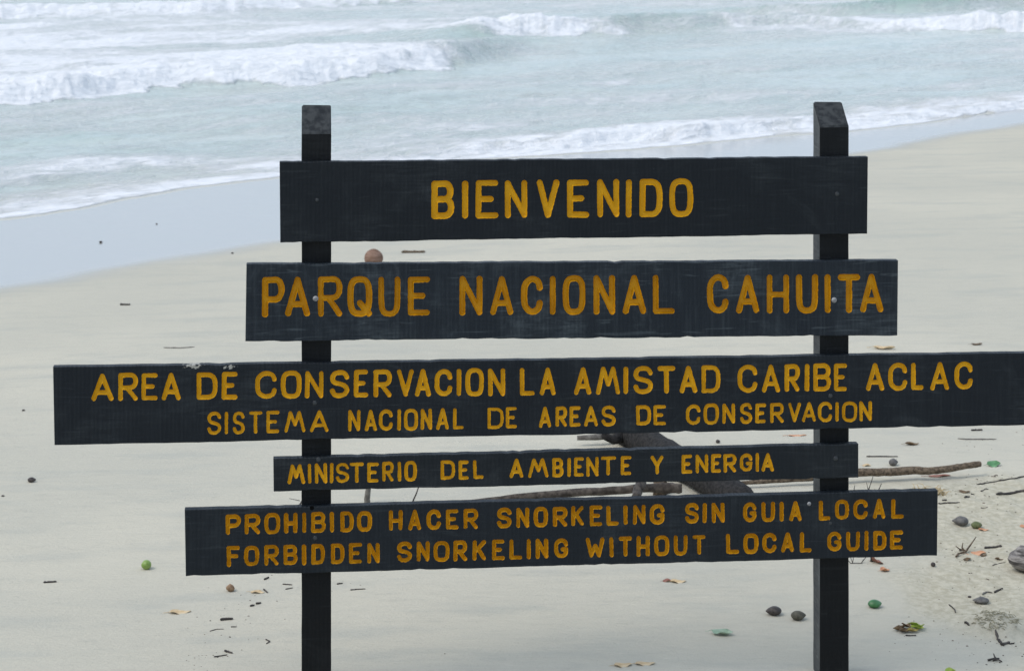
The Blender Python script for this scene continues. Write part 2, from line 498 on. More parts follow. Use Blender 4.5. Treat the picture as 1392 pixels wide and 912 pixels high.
# ------------------------------------------------------------------ the park sign
A_S = R(5.42)
D0 = 7.0
P0 = np.array([(430 - CX) / F * D0, D0])
U = np.array([math.cos(A_S), math.sin(A_S)])
Vb = np.array([-math.sin(A_S), math.cos(A_S)])        # away from the visitor
BASE_Z = gz(P0[0], P0[1])
def on_sign(px, py, depth=0.0):
    """photograph pixel -> (x, z) on the sign's plane, depth metres behind the board fronts"""
    k = (px - CX) / F
    o = P0 + Vb * depth
    # o + t U = (k Y, Y)
    t = (k * o[1] - o[0]) / (U[0] - k * U[1])
    Y = o[1] + t * U[1]
    return t, H - (py - HY) * Y / F - BASE_Z, Y
sign = empty('park_sign', (P0[0], P0[1], BASE_Z), A_S)
tag(sign, 'black wooden welcome sign of five boards with carved yellow letters on two posts', 'sign')

TH = 0.032
GL = {
    'A': [[(0, 0), (.5, 1), (1, 0)], [(.16, .27), (.84, .27)]],
    'C': ['~', [(1, .74), (.93, .92), (.60, 1.02), (.28, .98), (.0, .80), (-.02, .5), (.0, .20), (.28, .02), (.60, -.02), (.93, .08), (1, .26)]],
    'E': [[(1, 1), (0, 1), (0, 0), (1, 0)], [(0, .51), (.72, .51)]],
    'F': [[(1, 1), (0, 1), (0, 0)], [(0, .51), (.85, .51)]],
    'H': [[(0, 0), (0, 1)], [(1, 0), (1, 1)], [(0, .48), (1, .48)]],
    'I': [[(.5, 0), (.5, 1)]],
    'K': [[(0, 0), (0, 1)], [(1, 1), (0, .38)], [(.36, .58), (1, 0)]],
    'L': [[(0, 1), (0, 0), (1, 0)]],
    'M': [[(0, 0), (.25, 1), (.5, .34), (.75, 1), (1, 0)]],
    'N': [[(0, 0), (0, 1), (1, 0), (1, 1)]],
    'T': [[(0, 1), (1, 1)], [(.5, 1), (.5, 0)]],
    'V': [[(0, 1), (.5, 0), (1, 1)]],
    'W': [[(0, 1), (.25, 0), (.5, .62), (.75, 0), (1, 1)]],
    'Y': [[(0, 1), (.5, .45), (1, 1)], [(.5, .45), (.5, 0)]],
    'O': ['~', [(.5, 1.03), (.14, .99), (-.03, .78), (-.02, .22), (.14, .01), (.5, -.03), (.86, .01), (1.02, .22), (1.03, .78), (.86, .99), (.5, 1.03)]],
    'U': ['~', [(0, 1), (0, .75), (0, .28), (.1, .03), (.5, -.04), (.9, .03), (1, .28), (1, .75), (1, 1)]],
    'S': ['~', [(1, .80), (.86, .98), (.5, 1.03), (.1, .96), (-.03, .74), (.12, .56), (.5, .51), (.9, .42), (1.04, .25), (.9, .04), (.5, -.03), (.12, .02), (0, .20)]],
    'D': [[(0, 0), (0, 1)], '~', [(0, 1), (.3, 1), (.75, 1.0), (1.02, .80), (1.02, .20), (.75, 0), (.3, 0), (0, 0)]],
    'P': [[(0, 0), (0, 1)], '~', [(0, 1), (.3, 1), (.8, 1.02), (1.03, .86), (1.03, .60), (.8, .43), (.3, .43), (0, .43)]],
    'R': [[(0, 0), (0, 1)], '~', [(0, 1), (.3, 1), (.8, 1.02), (1.02, .88), (1.02, .62), (.8, .46), (.3, .46), (0, .46)], [(.42, .46), (1, 0)]],
    'B': [[(0, 0), (0, 1)], '~', [(0, 1), (.3, 1), (.75, 1.02), (.98, .88), (.98, .65), (.75, .52), (.3, .52), (0, .52)], '~', [(0, .52), (.3, .52), (.8, .53), (1.03, .38), (1.03, .15), (.8, 0), (.3, 0), (0, 0)]],
}
GL['G'] = ['~', GL['C'][1], [(1, .26), (1, .46), (.66, .44)]]
GL['Q'] = GL['O'] + [[(.52, .30), (1.02, -.02)]]
def chaikin(pts, n=2):
    closed = pts[0] == pts[-1]
    for _ in range(n):
        r = [] if closed else [pts[0]]
        for a, b in zip(pts[:-1], pts[1:]):
            r += [(a[0] * .75 + b[0] * .25, a[1] * .75 + b[1] * .25), (a[0] * .25 + b[0] * .75, a[1] * .25 + b[1] * .75)]
        r.append(r[0] if closed else pts[-1])
        pts = r
    return pts
jr = random.Random(11)
def glyph_strokes(ch):
    res, smooth = [], False
    for g in GL[ch]:
        if g == '~': smooth = True; continue
        pts = chaikin(list(g)) if smooth else list(g)
        res.append(pts); smooth = False
    return res
# a line of writing: groups of (photo x origin, zoom, 'letters', [(left, right) in zoomed px]); the top and bottom edges as two (x, y) points each
LINES = [
    dict(words='BIENVENIDO', board=0, w=8.6, deep=.0100, flat=.60, top=((586, 246.0), (942, 243.0)), bot=((586, 298.2), (942, 294.6)), g=[
        (570, 3.569, 'BIENVENIDO', [(58, 168), (205, 238), (273, 383), (415, 525), (568, 680), (715, 824), (862, 970), (1001, 1031), (1068, 1180), (1214, 1328)])]),
    dict(words='PARQUE NACIONAL CAHUITA', board=1, w=8.4, deep=.0150, flat=.60, top=((356, 376.8), (1201, 372.2)), bot=((356, 431.0), (1201, 424.6)), g=[
        (340, 4.64, 'PARQUE', [(75, 215), (220, 378), (428, 580), (615, 768), (808, 948), (995, 1135)]),
        (610, 4.35, 'NACIONAL', [(62, 200), (243, 383), (428, 557), (598, 635), (675, 808), (856, 985), (1027, 1168), (1207, 1337)]),
        (940, 4.971, 'CAHUITA', [(105, 252), (300, 462), (508, 660), (705, 857), (900, 940), (988, 1140), (1138, 1298)])]),
    dict(words='AREA DE CONSERVACION LA AMISTAD CARIBE ACLAC', board=2, w=6.5, deep=.0085, flat=.8, top=((124, 507.8), (1323, 491.6)), bot=((124, 545.2), (1323, 529.4)), g=[
        (110, 4.64, 'AREADECO', [(65, 205), (235, 358), (382, 485), (508, 630), (730, 860), (887, 988), (1100, 1235), (1262, 1390)]),
        (400, 4.64, 'NSERVACION', [(68, 185), (225, 347), (375, 467), (498, 615), (648, 755), (760, 862), (885, 998), (1024, 1052), (1080, 1195), (1222, 1330)]),
        (690, 4.64, 'LAAMISTAD', [(75, 170), (200, 305), (420, 530), (558, 710), (730, 763), (793, 917), (945, 1058), (1083, 1198), (1222, 1342)]),
        (980, 3.867, 'CARIBEACLAC', [(88, 192), (215, 310), (333, 415), (440, 466), (485, 578), (594, 663), (762, 860), (880, 980), (998, 1067), (1098, 1202), (1228, 1325)])]),
    dict(words='SISTEMA NACIONAL DE AREAS DE CONSERVACION', board=2, w=4.9, deep=.0070, flat=.9, top=((281, 560.0), (1185, 545.3)), bot=((281, 590.2), (1185, 572.2)), g=[
        (110, 4.64, 'SISTEM', [(797, 885), (907, 928), (957, 1033), (1060, 1145), (1170, 1252), (1282, 1416)]),
        (400, 4.64, 'ANACIONALDE', [(100, 215), (340, 417), (443, 522), (533, 622), (652, 670), (692, 780), (798, 870), (895, 975), (1000, 1068), (1218, 1320), (1335, 1405)]),
        (690, 4.64, 'AREASDECON', [(195, 275), (302, 375), (390, 462), (482, 572), (592, 682), (810, 905), (920, 998), (1125, 1217), (1237, 1332), (1355, 1435)]),
        (980, 3.867, 'SERVACION', [(100, 165), (180, 238), (258, 330), (352, 420), (425, 502), (510, 585), (597, 625), (637, 716), (727, 795)])]),
    dict(words='MINISTERIO DEL AMBIENTE Y ENERGIA', board=3, w=4.9, deep=.0070, flat=.9, top=((390, 630.8), (1052, 615.0)), bot=((390, 658.2), (1052, 640.4)), g=[
        (380, 4.64, 'MINISTERIODEL', [(48, 160), (175, 203), (222, 300), (315, 342), (355, 438), (442, 530), (553, 625), (647, 720), (743, 768), (787, 865), (1015, 1107), (1128, 1195), (1220, 1287)]),
        (670, 3.48, 'AMBIENTEYENERGIA', [(78, 145), (165, 263), (280, 333), (352, 368), (383, 430), (442, 500), (510, 582), (605, 655), (745, 808), (893, 943), (958, 1020), (1032, 1080), (1090, 1152), (1168, 1228), (1242, 1260), (1270, 1330)])]),
    dict(words='PROHIBIDO HACER SNORKELING SIN GUIA LOCAL', board=4, w=5.8, deep=.0120, flat=1.0, top=((307, 698.8), (1228, 677.2)), bot=((307, 727.0), (1228, 704.2)), g=[
        (290, 5.8, 'PROHIBIDO', [(97, 215), (247, 368), (403, 525), (555, 665), (697, 732), (770, 885), (920, 950), (1000, 1105), (1133, 1250)]),
        (520, 5.354, 'HACERSNOR', [(45, 147), (187, 283), (320, 425), (462, 552), (590, 695), (832, 940), (972, 1068), (1100, 1203), (1238, 1345)]),
        (770, 6.052, 'KELINGSIN', [(38, 145), (190, 295), (328, 432), (470, 502), (547, 650), (685, 808), (975, 1090), (1120, 1155), (1195, 1303)]),
        (980, 5.156, 'GUIALOCAL', [(155, 250), (283, 380), (412, 440), (478, 567), (685, 770), (800, 897), (928, 1030), (1065, 1155), (1192, 1282)])]),
    dict(words='FORBIDDEN SNORKELING WITHOUT LOCAL GUIDE', board=4, w=5.8, deep=.0120, flat=1.0, top=((308, 742.0), (1228, 720.0)), bot=((308, 770.2), (1228, 746.8)), g=[
        (290, 5.8, 'FORBIDDEN', [(105, 208), (243, 360), (400, 515), (552, 662), (698, 733), (772, 880), (925, 1033), (1070, 1172), (1212, 1313)]),
        (520, 5.354, 'SNORKELING', [(105, 215), (247, 343), (372, 487), (515, 615), (655, 755), (797, 888), (922, 1018), (1045, 1082), (1113, 1207), (1248, 1350)]),
        (770, 6.052, 'WITHOUT', [(158, 315), (353, 388), (430, 540), (575, 688), (722, 845), (882, 997), (1038, 1143)]),
        (980, 5.156, 'LOCALGUIDE', [(35, 130), (158, 263), (290, 390), (422, 515), (552, 637), (745, 845), (877, 975), (1005, 1035), (1067, 1160), (1185, 1278)])]),
]
BOARDS = [  # photo corners: top left, top right, bottom right, bottom left
    [(380, 219), (1180, 212), (1179, 318), (381, 330)],
    [(335, 357), (1221, 352), (1220, 456), (333.5, 464)],
    [(72, 496), (1428, 476.4), (1429, 577.2), (74, 605)],
    [(371.5, 620), (1167, 600), (1167, 649), (372, 668)],
    [(251, 689), (1275, 663), (1274, 755), (252.5, 783)],
]
x245, z245, _ = on_sign(262, 497)
x290, z290, _ = on_sign(312, 499)
PAINT = [
    paint_material('black board paint', (0.0085, 0.0115, 0.0150), (0.036, 0.043, 0.047), 0.55, 1.0),
    paint_material('scuffed board paint', (0.0135, 0.0185, 0.0245), (0.080, 0.098, 0.108), 0.72, 2.3),
    paint_material('chipped board paint', (0.0092, 0.0125, 0.0165), (0.044, 0.053, 0.058), 0.60, 3.1, chips=[(x245, z245, 0.075, 0.022), (x290, z290, 0.05, 0.018)]),
    paint_material('plain board paint', (0.0105, 0.0140, 0.0175), (0.042, 0.049, 0.053), 0.55, 4.7),
    paint_material('dull board paint', (0.0110, 0.0150, 0.0195), (0.044, 0.054, 0.060), 0.55, 5.9),
]
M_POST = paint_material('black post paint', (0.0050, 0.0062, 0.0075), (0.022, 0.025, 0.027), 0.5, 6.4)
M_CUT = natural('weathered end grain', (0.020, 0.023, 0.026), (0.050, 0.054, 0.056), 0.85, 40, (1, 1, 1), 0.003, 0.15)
M_POST_SIDE = paint_material('worn lit post side paint', (0.045, 0.05, 0.052), (0.16, 0.17, 0.17), 0.9, 8.2)  # left faces lightened in colour for the light falling there, plus grey wear

def letter_fields(line):
    """every letter as (segments in sign metres, radius)"""
    res = []
    words = line['words'].split()
    ends = np.cumsum([len(x) for x in words])
    count = 0
    for (x0, zoom, text, spans) in line['g']:
        assert len(text) == len(spans), (text, len(spans))
        for ch, (a, b) in zip(text, spans):
            xl, xr = x0 + a / zoom, x0 + b / zoom
            xm = (xl + xr) / 2
            def ly(e, x):
                (xa, ya), (xb, yb) = e
                return ya + (yb - ya) * (x - xa) / (xb - xa)
            yt, yb = ly(line['top'], xm) + jr.uniform(-.5, .5), ly(line['bot'], xm) + jr.uniform(-.5, .5)
            r = line['w'] / 2 * jr.uniform(.95, 1.06)
            sl_ = (line['bot'][1][1] - line['bot'][0][1]) / (line['bot'][1][0] - line['bot'][0][0])
            segs = []
            for st in glyph_strokes(ch):
                pts = []
                for (u, v) in st:
                    wx = max(0.0, (xr - xl) - 2 * r)
                    X = xl + r + u * wx if ch != 'I' else xm
                    if len(st) < 6: X += jr.uniform(-.35, .35)
                    Yp = (yb - r) + v * ((yt + r) - (yb - r)) + (X - xm) * sl_
                    pts.append((X, Yp))
                pts = [on_sign(*pt)[:2] for pt in pts]
                segs += list(zip(pts[:-1], pts[1:]))
            Yd = on_sign(xm, yb)[2]
            res.append((segs, r * Yd / F, int(np.searchsorted(ends, count, side='right'))))
            count += 1
    return res

def sdist(segs, r, X, Z):
    best = np.full(X.shape, -1e9)
    for (a, b) in segs:
        ax, az = a; bx, bz = b
        dx, dz = bx - ax, bz - az
        L2 = dx * dx + dz * dz + 1e-12
        t = np.clip(((X - ax) * dx + (Z - az) * dz) / L2, 0, 1)
        dd = np.hypot(X - ax - t * dx, Z - az - t * dz)
        best = np.maximum(best, r - dd)
    return best + 0.0006 * vnoise(X * 160, Z * 160, 3) + 0.0005 * vnoise(X * 55, Z * 55, 4)

def march(Fv, xs_, zs_):
    """iso-line of a sampled field: list of edges between interpolated points (shared by grid edge)"""
    pts, ids, edges = [], {}, []
    nz, nx = Fv.shape
    def ep(i, j, k):                      # k=0 along x, 1 along z
        key = (i, j, k)
        if key not in ids:
            a = Fv[i, j]; b = Fv[i, j + 1] if k == 0 else Fv[i + 1, j]
            t = min(max(a / (a - b), 0.06), 0.94)
            ids[key] = len(pts)
            if k == 0: pts.append((xs_[j] + t * (xs_[j + 1] - xs_[j]), zs_[i]))
            else: pts.append((xs_[j], zs_[i] + t * (zs_[i + 1] - zs_[i])))
        return ids[key]
    In = Fv > 0
    code = In[:-1, :-1] * 1 + In[:-1, 1:] * 2 + In[1:, 1:] * 4 + In[1:, :-1] * 8
    for i, j in zip(*np.nonzero((code > 0) & (code < 15))):
        c = code[i, j]
        B, Rt, Tp, Lf = (lambda: ep(i, j, 0)), (lambda: ep(i, j + 1, 1)), (lambda: ep(i + 1, j, 0)), (lambda: ep(i, j, 1))
        if c in (1, 14): edges.append((Lf(), B()))
        elif c in (2, 13): edges.append((B(), Rt()))
        elif c in (3, 12): edges.append((Lf(), Rt()))
        elif c in (4, 11): edges.append((Rt(), Tp()))
        elif c in (6, 9): edges.append((B(), Tp()))
        elif c in (7, 8): edges.append((Lf(), Tp()))
        elif c == 5: edges += [(Lf(), B()), (Rt(), Tp())]
        elif c == 10: edges += [(B(), Rt()), (Lf(), Tp())]
    return pts, edges

BOARD_NAMES = ['board carved BIENVENIDO', 'scuffed board carved PARQUE NACIONAL CAHUITA', 'longest board, carved AREA DE CONSERVACION',
               'narrow board carved MINISTERIO DEL AMBIENTE Y ENERGIA', 'bottom board carved in Spanish and English']
M_STEEL = natural('bright bolt steel', (0.33, 0.33, 0.33), (0.16, 0.16, 0.165), 0.4, 60, bump=0.0005, spec=0.6)
M_DBOLT = natural('painted bolt head', (0.014, 0.018, 0.022), (0.04, 0.045, 0.048), 0.5, 60, bump=0.0005, spec=0.3)

def build_board(bi):
    tl, tr, br, bl = BOARDS[bi]
    thk = TH
    wob = random.Random(40 + bi)
    def edge(a, b, n, amp, top=False):
        r = []
        ph = [wob.uniform(0, 6.28) for _ in range(4)]
        for i in range(n):
            t = i / n
            x, y = a[0] + (b[0] - a[0]) * t, a[1] + (b[1] - a[1]) * t
            wv = amp * (math.sin(2.1 * t * 6.28 + ph[0]) + .6 * math.sin(5.3 * t * 6.28 + ph[1]) + .4 * math.sin(13 * t * 6.28 + ph[2]))
            if i == 0: wv = 0
            if top: y += thk * (y - HY) / 7.1
            X, Zz, _ = on_sign(x, y)
            if 0 < i and n > 20:
                wv += wob.uniform(-1, 1) * .0006 + (wob.uniform(0, 1) ** 14) * (-.004 if top else .004)
            r.append((X, Zz + wv))
        return r
    def lower(p_):
        return (p_[0], p_[1] + thk * (p_[1] - HY) / 7.1)
    outl = edge(tl, tr, 90, .0006, True) + edge(lower(tr), br, 8, .0004) + edge(br, bl, 90, .0008) + edge(bl, lower(tl), 8, .0004)
    # inset loop for the eased edge
    cx_ = sum(p_[0] for p_ in outl) / len(outl); cz_ = sum(p_[1] for p_ in outl) / len(outl)
    n = len(outl)
    ins = []
    for i in range(n):
        a, b, c = Vector(outl[i - 1]), Vector(outl[i]), Vector(outl[(i + 1) % n])
        t1 = (b - a).normalized(); t2 = (c - b).normalized()
        nn = Vector((t1.y, -t1.x)) + Vector((t2.y, -t2.x))
        nn = nn / max(0.4, nn.length_squared) * 2 if nn.length > 0 else nn
        ins.append(tuple(b + nn * 0.0022))
    # make sure the inset goes inwards
    if abs(ins[10][1] - cz_) > abs(outl[10][1] - cz_):
        ins = [tuple(2 * Vector(o_) - Vector(i_)) for o_, i_ in zip(outl, ins)]
    pts = [Vector(p_) for p_ in ins]
    edges = [(i, (i + 1) % n) for i in range(n)]
    lines = [l for l in LINES if l['board'] == bi]
    fields = []
    for li, line in enumerate(lines):
        for segs, r, wi in letter_fields(line):
            xsx = [c for s_ in segs for c in (s_[0][0], s_[1][0])]; zsz = [c for s_ in segs for c in (s_[0][1], s_[1][1])]
            step = 0.0019
            gx = np.arange(min(xsx) - r - .004, max(xsx) + r + .004, step); gzz = np.arange(min(zsz) - r - .004, max(zsz) + r + .004, step)
            GX, GZ = np.meshgrid(gx, gzz)
            fv = sdist(segs, r, GX, GZ)
            cp, ce = march(fv, gx, gzz)
            b0 = len(pts)
            pts += [Vector(c) for c in cp]
            edges += [(a + b0, b + b0) for a, b in ce]
            sel = fv > 0.0011
            for X, Zz in zip(GX[sel], GZ[sel]):
                pts.append(Vector((X, Zz)))
            fields.append((li, segs, r, gx[0], gx[-1], gzz[0], gzz[-1], wi))
    vo, eo, fo, *_r = delaunay_2d_cdt(pts, edges, [], 1, 1e-6)
    V2 = np.array([(v.x, v.y) for v in vo])
    tris = np.array([f for f in fo if len(f) == 3])
    cen = V2[tris].mean(1)
    owner = np.full(len(tris), -1)
    depth = np.zeros(len(V2))
    rim = np.zeros(len(V2))
    for (li, segs, r, xa, xb, za, zb_, wi) in fields:
        line = lines[li]
        s1 = (cen[:, 0] > xa) & (cen[:, 0] < xb) & (cen[:, 1] > za) & (cen[:, 1] < zb_)
        i1 = np.nonzero(s1)[0]
        v_ = sdist(segs, r, cen[i1, 0], cen[i1, 1])
        owner[i1[v_ > 0]] = li * 100 + wi
        s2 = (V2[:, 0] > xa) & (V2[:, 0] < xb) & (V2[:, 1] > za) & (V2[:, 1] < zb_)
        i2 = np.nonzero(s2)[0]
        v_ = np.clip(sdist(segs, r, V2[i2, 0], V2[i2, 1]), 0, None)
        k = np.clip(v_ / (r * line['flat']), 0, 1)
        rim[i2] = np.maximum(rim[i2], v_)
        depth[i2] = np.maximum(depth[i2], line['deep'] * np.sin(k * math.pi / 2) * (v_ > 2e-4))
    # board body
    keep = tris[owner < 0]
    used = np.unique(keep); mp = -np.ones(len(V2), int); mp[used] = np.arange(len(used))
    verts = [(V2[i, 0], 0.0, V2[i, 1]) for i in used]
    def orient(f, V):
        a, b, c = V[f[0]], V[f[1]], V[f[2]]
        cr = (b[0] - a[0]) * (c[1] - a[1]) - (b[1] - a[1]) * (c[0] - a[0])
        return f if cr > 0 else f[::-1]          # facing -y
    faces = [tuple(int(x) for x in mp[orient(f, V2)]) for f in keep]
    nflat = len(faces)
    # nearest index of the inset loop in the cdt output = first n points keep their order
    loop0 = [int(mp[i]) for i in range(n)] if np.allclose(V2[:n], np.array(ins), atol=1e-5) else None
    if loop0 is None:
        loop0 = [int(mp[np.argmin(((V2 - np.array(i_)) ** 2).sum(1))]) for i_ in ins]
    b0 = len(verts)
    verts += [(x, 0.0022, z) for x, z in outl]
    verts += [(x, thk, z) for x, z in outl]
    for i in range(n):
        j = (i + 1) % n
        faces.append((loop0[i], loop0[j], b0 + j, b0 + i))
        faces.append((b0 + i, b0 + j, b0 + n + j, b0 + n + i))
    faces.append(tuple(b0 + n + i for i in range(n)))
    bo = mesh_obj('board', verts, faces, PAINT[bi], sign, smooth=False)
    bm = bmesh.new(); bm.from_mesh(bo.data); bmesh.ops.recalc_face_normals(bm, faces=bm.faces); bm.to_mesh(bo.data); bm.free()
    bo['label'] = BOARD_NAMES[bi]
    for wid in sorted(set(owner[owner >= 0].tolist())):
        sel = tris[owner == wid]
        used = np.unique(sel); mp = -np.ones(len(V2), int); mp[used] = np.arange(len(used))
        verts = [(V2[i, 0], depth[i] + 0.0001, V2[i, 1]) for i in used]
        faces = [tuple(int(x) for x in mp[orient(f, V2)]) for f in sel]
        wo = mesh_obj('carved_word', verts, faces, M_AMB if bi in (1, 4) else M_YEL, bo)
        at = wo.data.attributes.new('rim', 'FLOAT', 'POINT')
        at.data.foreach_set('value', np.clip(1 - rim[used] / 0.0042, 0, 1).astype(np.float32))
    return bo
boards = [build_board(i) for i in range(5)]

def dome(name, px, py, rpx, mat, parent, hgt=0.5):
    X, Zz, Y = on_sign(px, py)
    r = rpx * Y / F
    verts, faces = [(0, -r * hgt, 0)], []
    nr, ns = 4, 14
    for i in range(1, nr + 1):
        a = i / nr * math.pi / 2
        for j in range(ns):
            b = j / ns * 2 * math.pi
            verts.append((r * math.sin(a) * math.cos(b), -r * hgt * math.cos(a), r * math.sin(a) * math.sin(b)))
    for j in range(ns):
        faces.append((0, 1 + j, 1 + (j + 1) % ns))
    for i in range(nr - 1):
        for j in range(ns):
            a = 1 + i * ns; k = (j + 1) % ns
            faces.append((a + j, a + ns + j, a + ns + k, a + k))
    faces.append(tuple(1 + (nr - 1) * ns + j for j in range(ns)))
    o = mesh_obj(name, verts, faces, mat, parent, loc=(X, 0.0005, Zz))
    return o
for bi, px, py, r_, mt in [(0, 431, 272, 2.6, M_DBOLT), (0, 1138, 264, 3.2, M_DBOLT), (1, 429, 406, 3.9, M_STEEL), (1, 1134, 408, 3.9, M_STEEL),
                           (2, 428, 547.5, 3.2, M_DBOLT), (2, 1129, 538, 3.2, M_DBOLT), (3, 433, 624.5, 3.4, M_DBOLT), (3, 1136, 623, 3.4, M_DBOLT),
                           (4, 428.5, 731, 3.2, M_DBOLT), (4, 1100, 684.5, 2.8, M_STEEL), (4, 1129, 711, 2.4, M_DBOLT)]:
    dome('bolt', px, py, r_, mt, boards[bi])
M_HOLE = natural('bolt hole shade', (0.002, 0.002, 0.002), (0.004, 0.004, 0.004), 0.9, 50, bump=0.0, spec=0.05)  # near-black colour on a low cap paints the shade inside a bolt hole
dome('bolt_hole', 424, 690.5, 3.4, M_HOLE, boards[4], hgt=0.12)

def build_post(xl, xr, yfront, yback, seed):
    """square post whose top is cut on a slant that faces the visitor"""
    y0 = TH + 0.0015; dep = 0.10
    x0, _, Y = on_sign(xl, 500, y0); x1, _, _ = on_sign(xr, 500, y0)
    zf = on_sign((xl + xr) / 2, yfront, y0)[1]; zb_ = on_sign((xl + xr) / 2, yback, y0 + dep)[1]
    rnd = random.Random(seed)
    verts, faces, mi = [], [], []
    zs_ = np.linspace(-0.35, zf - 0.012, 40)
    c = 0.0035
    def ring(x0, x1, ya, yb):
        return [(x0 + c, ya), (x1 - c, ya), (x1, ya + c), (x1, yb - c), (x1 - c, yb), (x0 + c, yb), (x0, yb - c), (x0, ya + c)]
    for z in zs_:
        o = .0006
        for (x, y) in ring(x0, x1, y0, y0 + dep):
            verts.append((x + rnd.uniform(-o, o), y + (rnd.uniform(-o, o) if y > y0 + c else rnd.uniform(0, o)), z))
    def top_z(y):
        return zf + (zb_ - zf) * (y - y0) / dep
    # a small round-over, then the cut itself as a slightly ragged grid
    for (x, y) in ring(x0, x1, y0, y0 + dep):
        verts.append((x, y, top_z(y) - 0.004))
    nrings = len(zs_) + 1
    for i in range(nrings - 1):
        for j in range(8):
            k = (j + 1) % 8
            faces.append((i * 8 + j, i * 8 + k, (i + 1) * 8 + k, (i + 1) * 8 + j))
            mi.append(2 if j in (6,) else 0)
    b0 = (nrings - 1) * 8
    cap = len(verts)
    for (x, y) in ring(x0 + .003, x1 - .003, y0 + .003, y0 + dep - .003):
        verts.append((x, y, top_z(y) + rnd.uniform(-.0012, .0022)))
    for j in range(8):
        k = (j + 1) % 8
        faces.append((b0 + j, b0 + k, cap + k, cap + j)); mi.append(1)
    ctr = len(verts)
    verts.append(((x0 + x1) / 2, y0 + dep / 2, top_z(y0 + dep / 2) + .001))
    for j in range(8):
        faces.append((cap + j, cap + (j + 1) % 8, ctr)); mi.append(1)
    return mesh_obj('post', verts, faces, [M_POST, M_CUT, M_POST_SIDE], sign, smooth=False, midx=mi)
build_post(410, 450.2, 181, 142, 3)
build_post(1114.6, 1154, 172, 138, 4)

# ------------------------------------------------------------------ beach finds
WOOD_D = natural('dark wet driftwood', (0.034, 0.031, 0.030), (0.095, 0.084, 0.074), 0.75, 40, (1, 1, 1), 0.002)
WOOD_B = natural('brown branch bark', (0.065, 0.048, 0.033), (0.19, 0.145, 0.10), 0.85, 75, (1, 1, 1), 0.004)
WOOD_G = natural('grey driftwood', (0.10, 0.092, 0.082), (0.19, 0.18, 0.16), 0.85, 35, (1, 1, 1), 0.002)
WOOD_L = natural('log bark', (0.008, 0.0078, 0.0078), (0.028, 0.026, 0.025), 0.9, 55, (1, 1, 1), 0.005)
STRAW = natural('dry straw', (0.42, 0.33, 0.19), (0.55, 0.45, 0.28), 0.8, 60)
M_COCO = natural('coconut husk', (0.15, 0.085, 0.055), (0.25, 0.16, 0.12), 0.85, 12, (1, 1, 4), 0.003)
M_ALM_D = natural('dark almond husk', (0.040, 0.034, 0.032), (0.085, 0.072, 0.064), 0.55, 60, bump=0.002)
M_ALM_G = natural('grey almond husk', (0.085, 0.082, 0.080), (0.15, 0.145, 0.135), 0.7, 60, bump=0.002)
M_ALM_O = natural('olive almond husk', (0.085, 0.105, 0.040), (0.17, 0.18, 0.085), 0.6, 40, bump=0.001)
M_ALM_GR = natural('green almond skin', (0.035, 0.125, 0.040), (0.055, 0.20, 0.065), 0.4, 25, bump=0.0005, spec=0.5)
M_FRUIT = natural('lime green fruit skin', (0.16, 0.26, 0.045), (0.25, 0.36, 0.09), 0.4, 30, bump=0.0005, spec=0.5)
M_BROWN = natural('brown nut shell', (0.17, 0.105, 0.060), (0.30, 0.20, 0.12), 0.7, 70, bump=0.001)
M_HUSK = natural('old coconut husk fibre', (0.13, 0.12, 0.115), (0.33, 0.31, 0.29), 0.9, 22, (1, 1, 5), 0.006, c3=(0.06, 0.055, 0.052))
L_TAN = natural('pale dry leaf', (0.50, 0.36, 0.20), (0.62, 0.50, 0.32), 0.7, 40)
L_ORG = natural('orange dry leaf', (0.48, 0.22, 0.12), (0.60, 0.34, 0.20), 0.7, 40)
L_RED = natural('reddish dry leaf', (0.20, 0.085, 0.060), (0.34, 0.17, 0.13), 0.7, 40)
L_GRN = natural('fresh green leaf', (0.07, 0.20, 0.075), (0.13, 0.30, 0.13), 0.45, 30, spec=0.5)
L_PGR = natural('pale underside of a green leaf', (0.25, 0.36, 0.25), (0.36, 0.46, 0.34), 0.6, 30)
L_YGR = natural('yellow green leaf', (0.22, 0.32, 0.04), (0.36, 0.42, 0.09), 0.5, 30)
L_BRN = natural('brown rotten leaf', (0.085, 0.055, 0.030), (0.17, 0.115, 0.06), 0.7, 50)
WEED = natural('matted dry seaweed', (0.25, 0.235, 0.165), (0.40, 0.37, 0.27), 0.95, 70, bump=0.004)

def tube_data(path, radii, sides=8, seed=0, rough=0.0):
    rnd = random.Random(seed)
    V_, F_ = [], []
    path = [Vector(p_) for p_ in path]
    nrm = None
    for i, p_ in enumerate(path):
        t = (path[min(i + 1, len(path) - 1)] - path[max(i - 1, 0)]).normalized()
        a = Vector((0, 0, 1)) if abs(t.z) < .9 else Vector((1, 0, 0))
        n1 = t.cross(a).normalized(); n2 = n1.cross(t)
        for j in range(sides):
            b = 2 * math.pi * j / sides
            r = radii[i] * (1 + rough * rnd.uniform(-1, 1))
            V_.append(p_ + n1 * math.cos(b) * r + n2 * math.sin(b) * r)
    for i in range(len(path) - 1):
        for j in range(sides):
            k = (j + 1) % sides
            F_.append((i * sides + j, i * sides + k, (i + 1) * sides + k, (i + 1) * sides + j))
    F_.append(tuple(reversed(range(sides)))); F_.append(tuple((len(path) - 1) * sides + j for j in range(sides)))
    return V_, F_
def merge(parts):
    V_, F_ = [], []
    for v, f in parts:
        b = len(V_); V_ += list(v); F_ += [tuple(x + b for x in q_) for q_ in f]
    return V_, F_
_seed = [100]
def nseed():
    _seed[0] += 1
    return _seed[0]
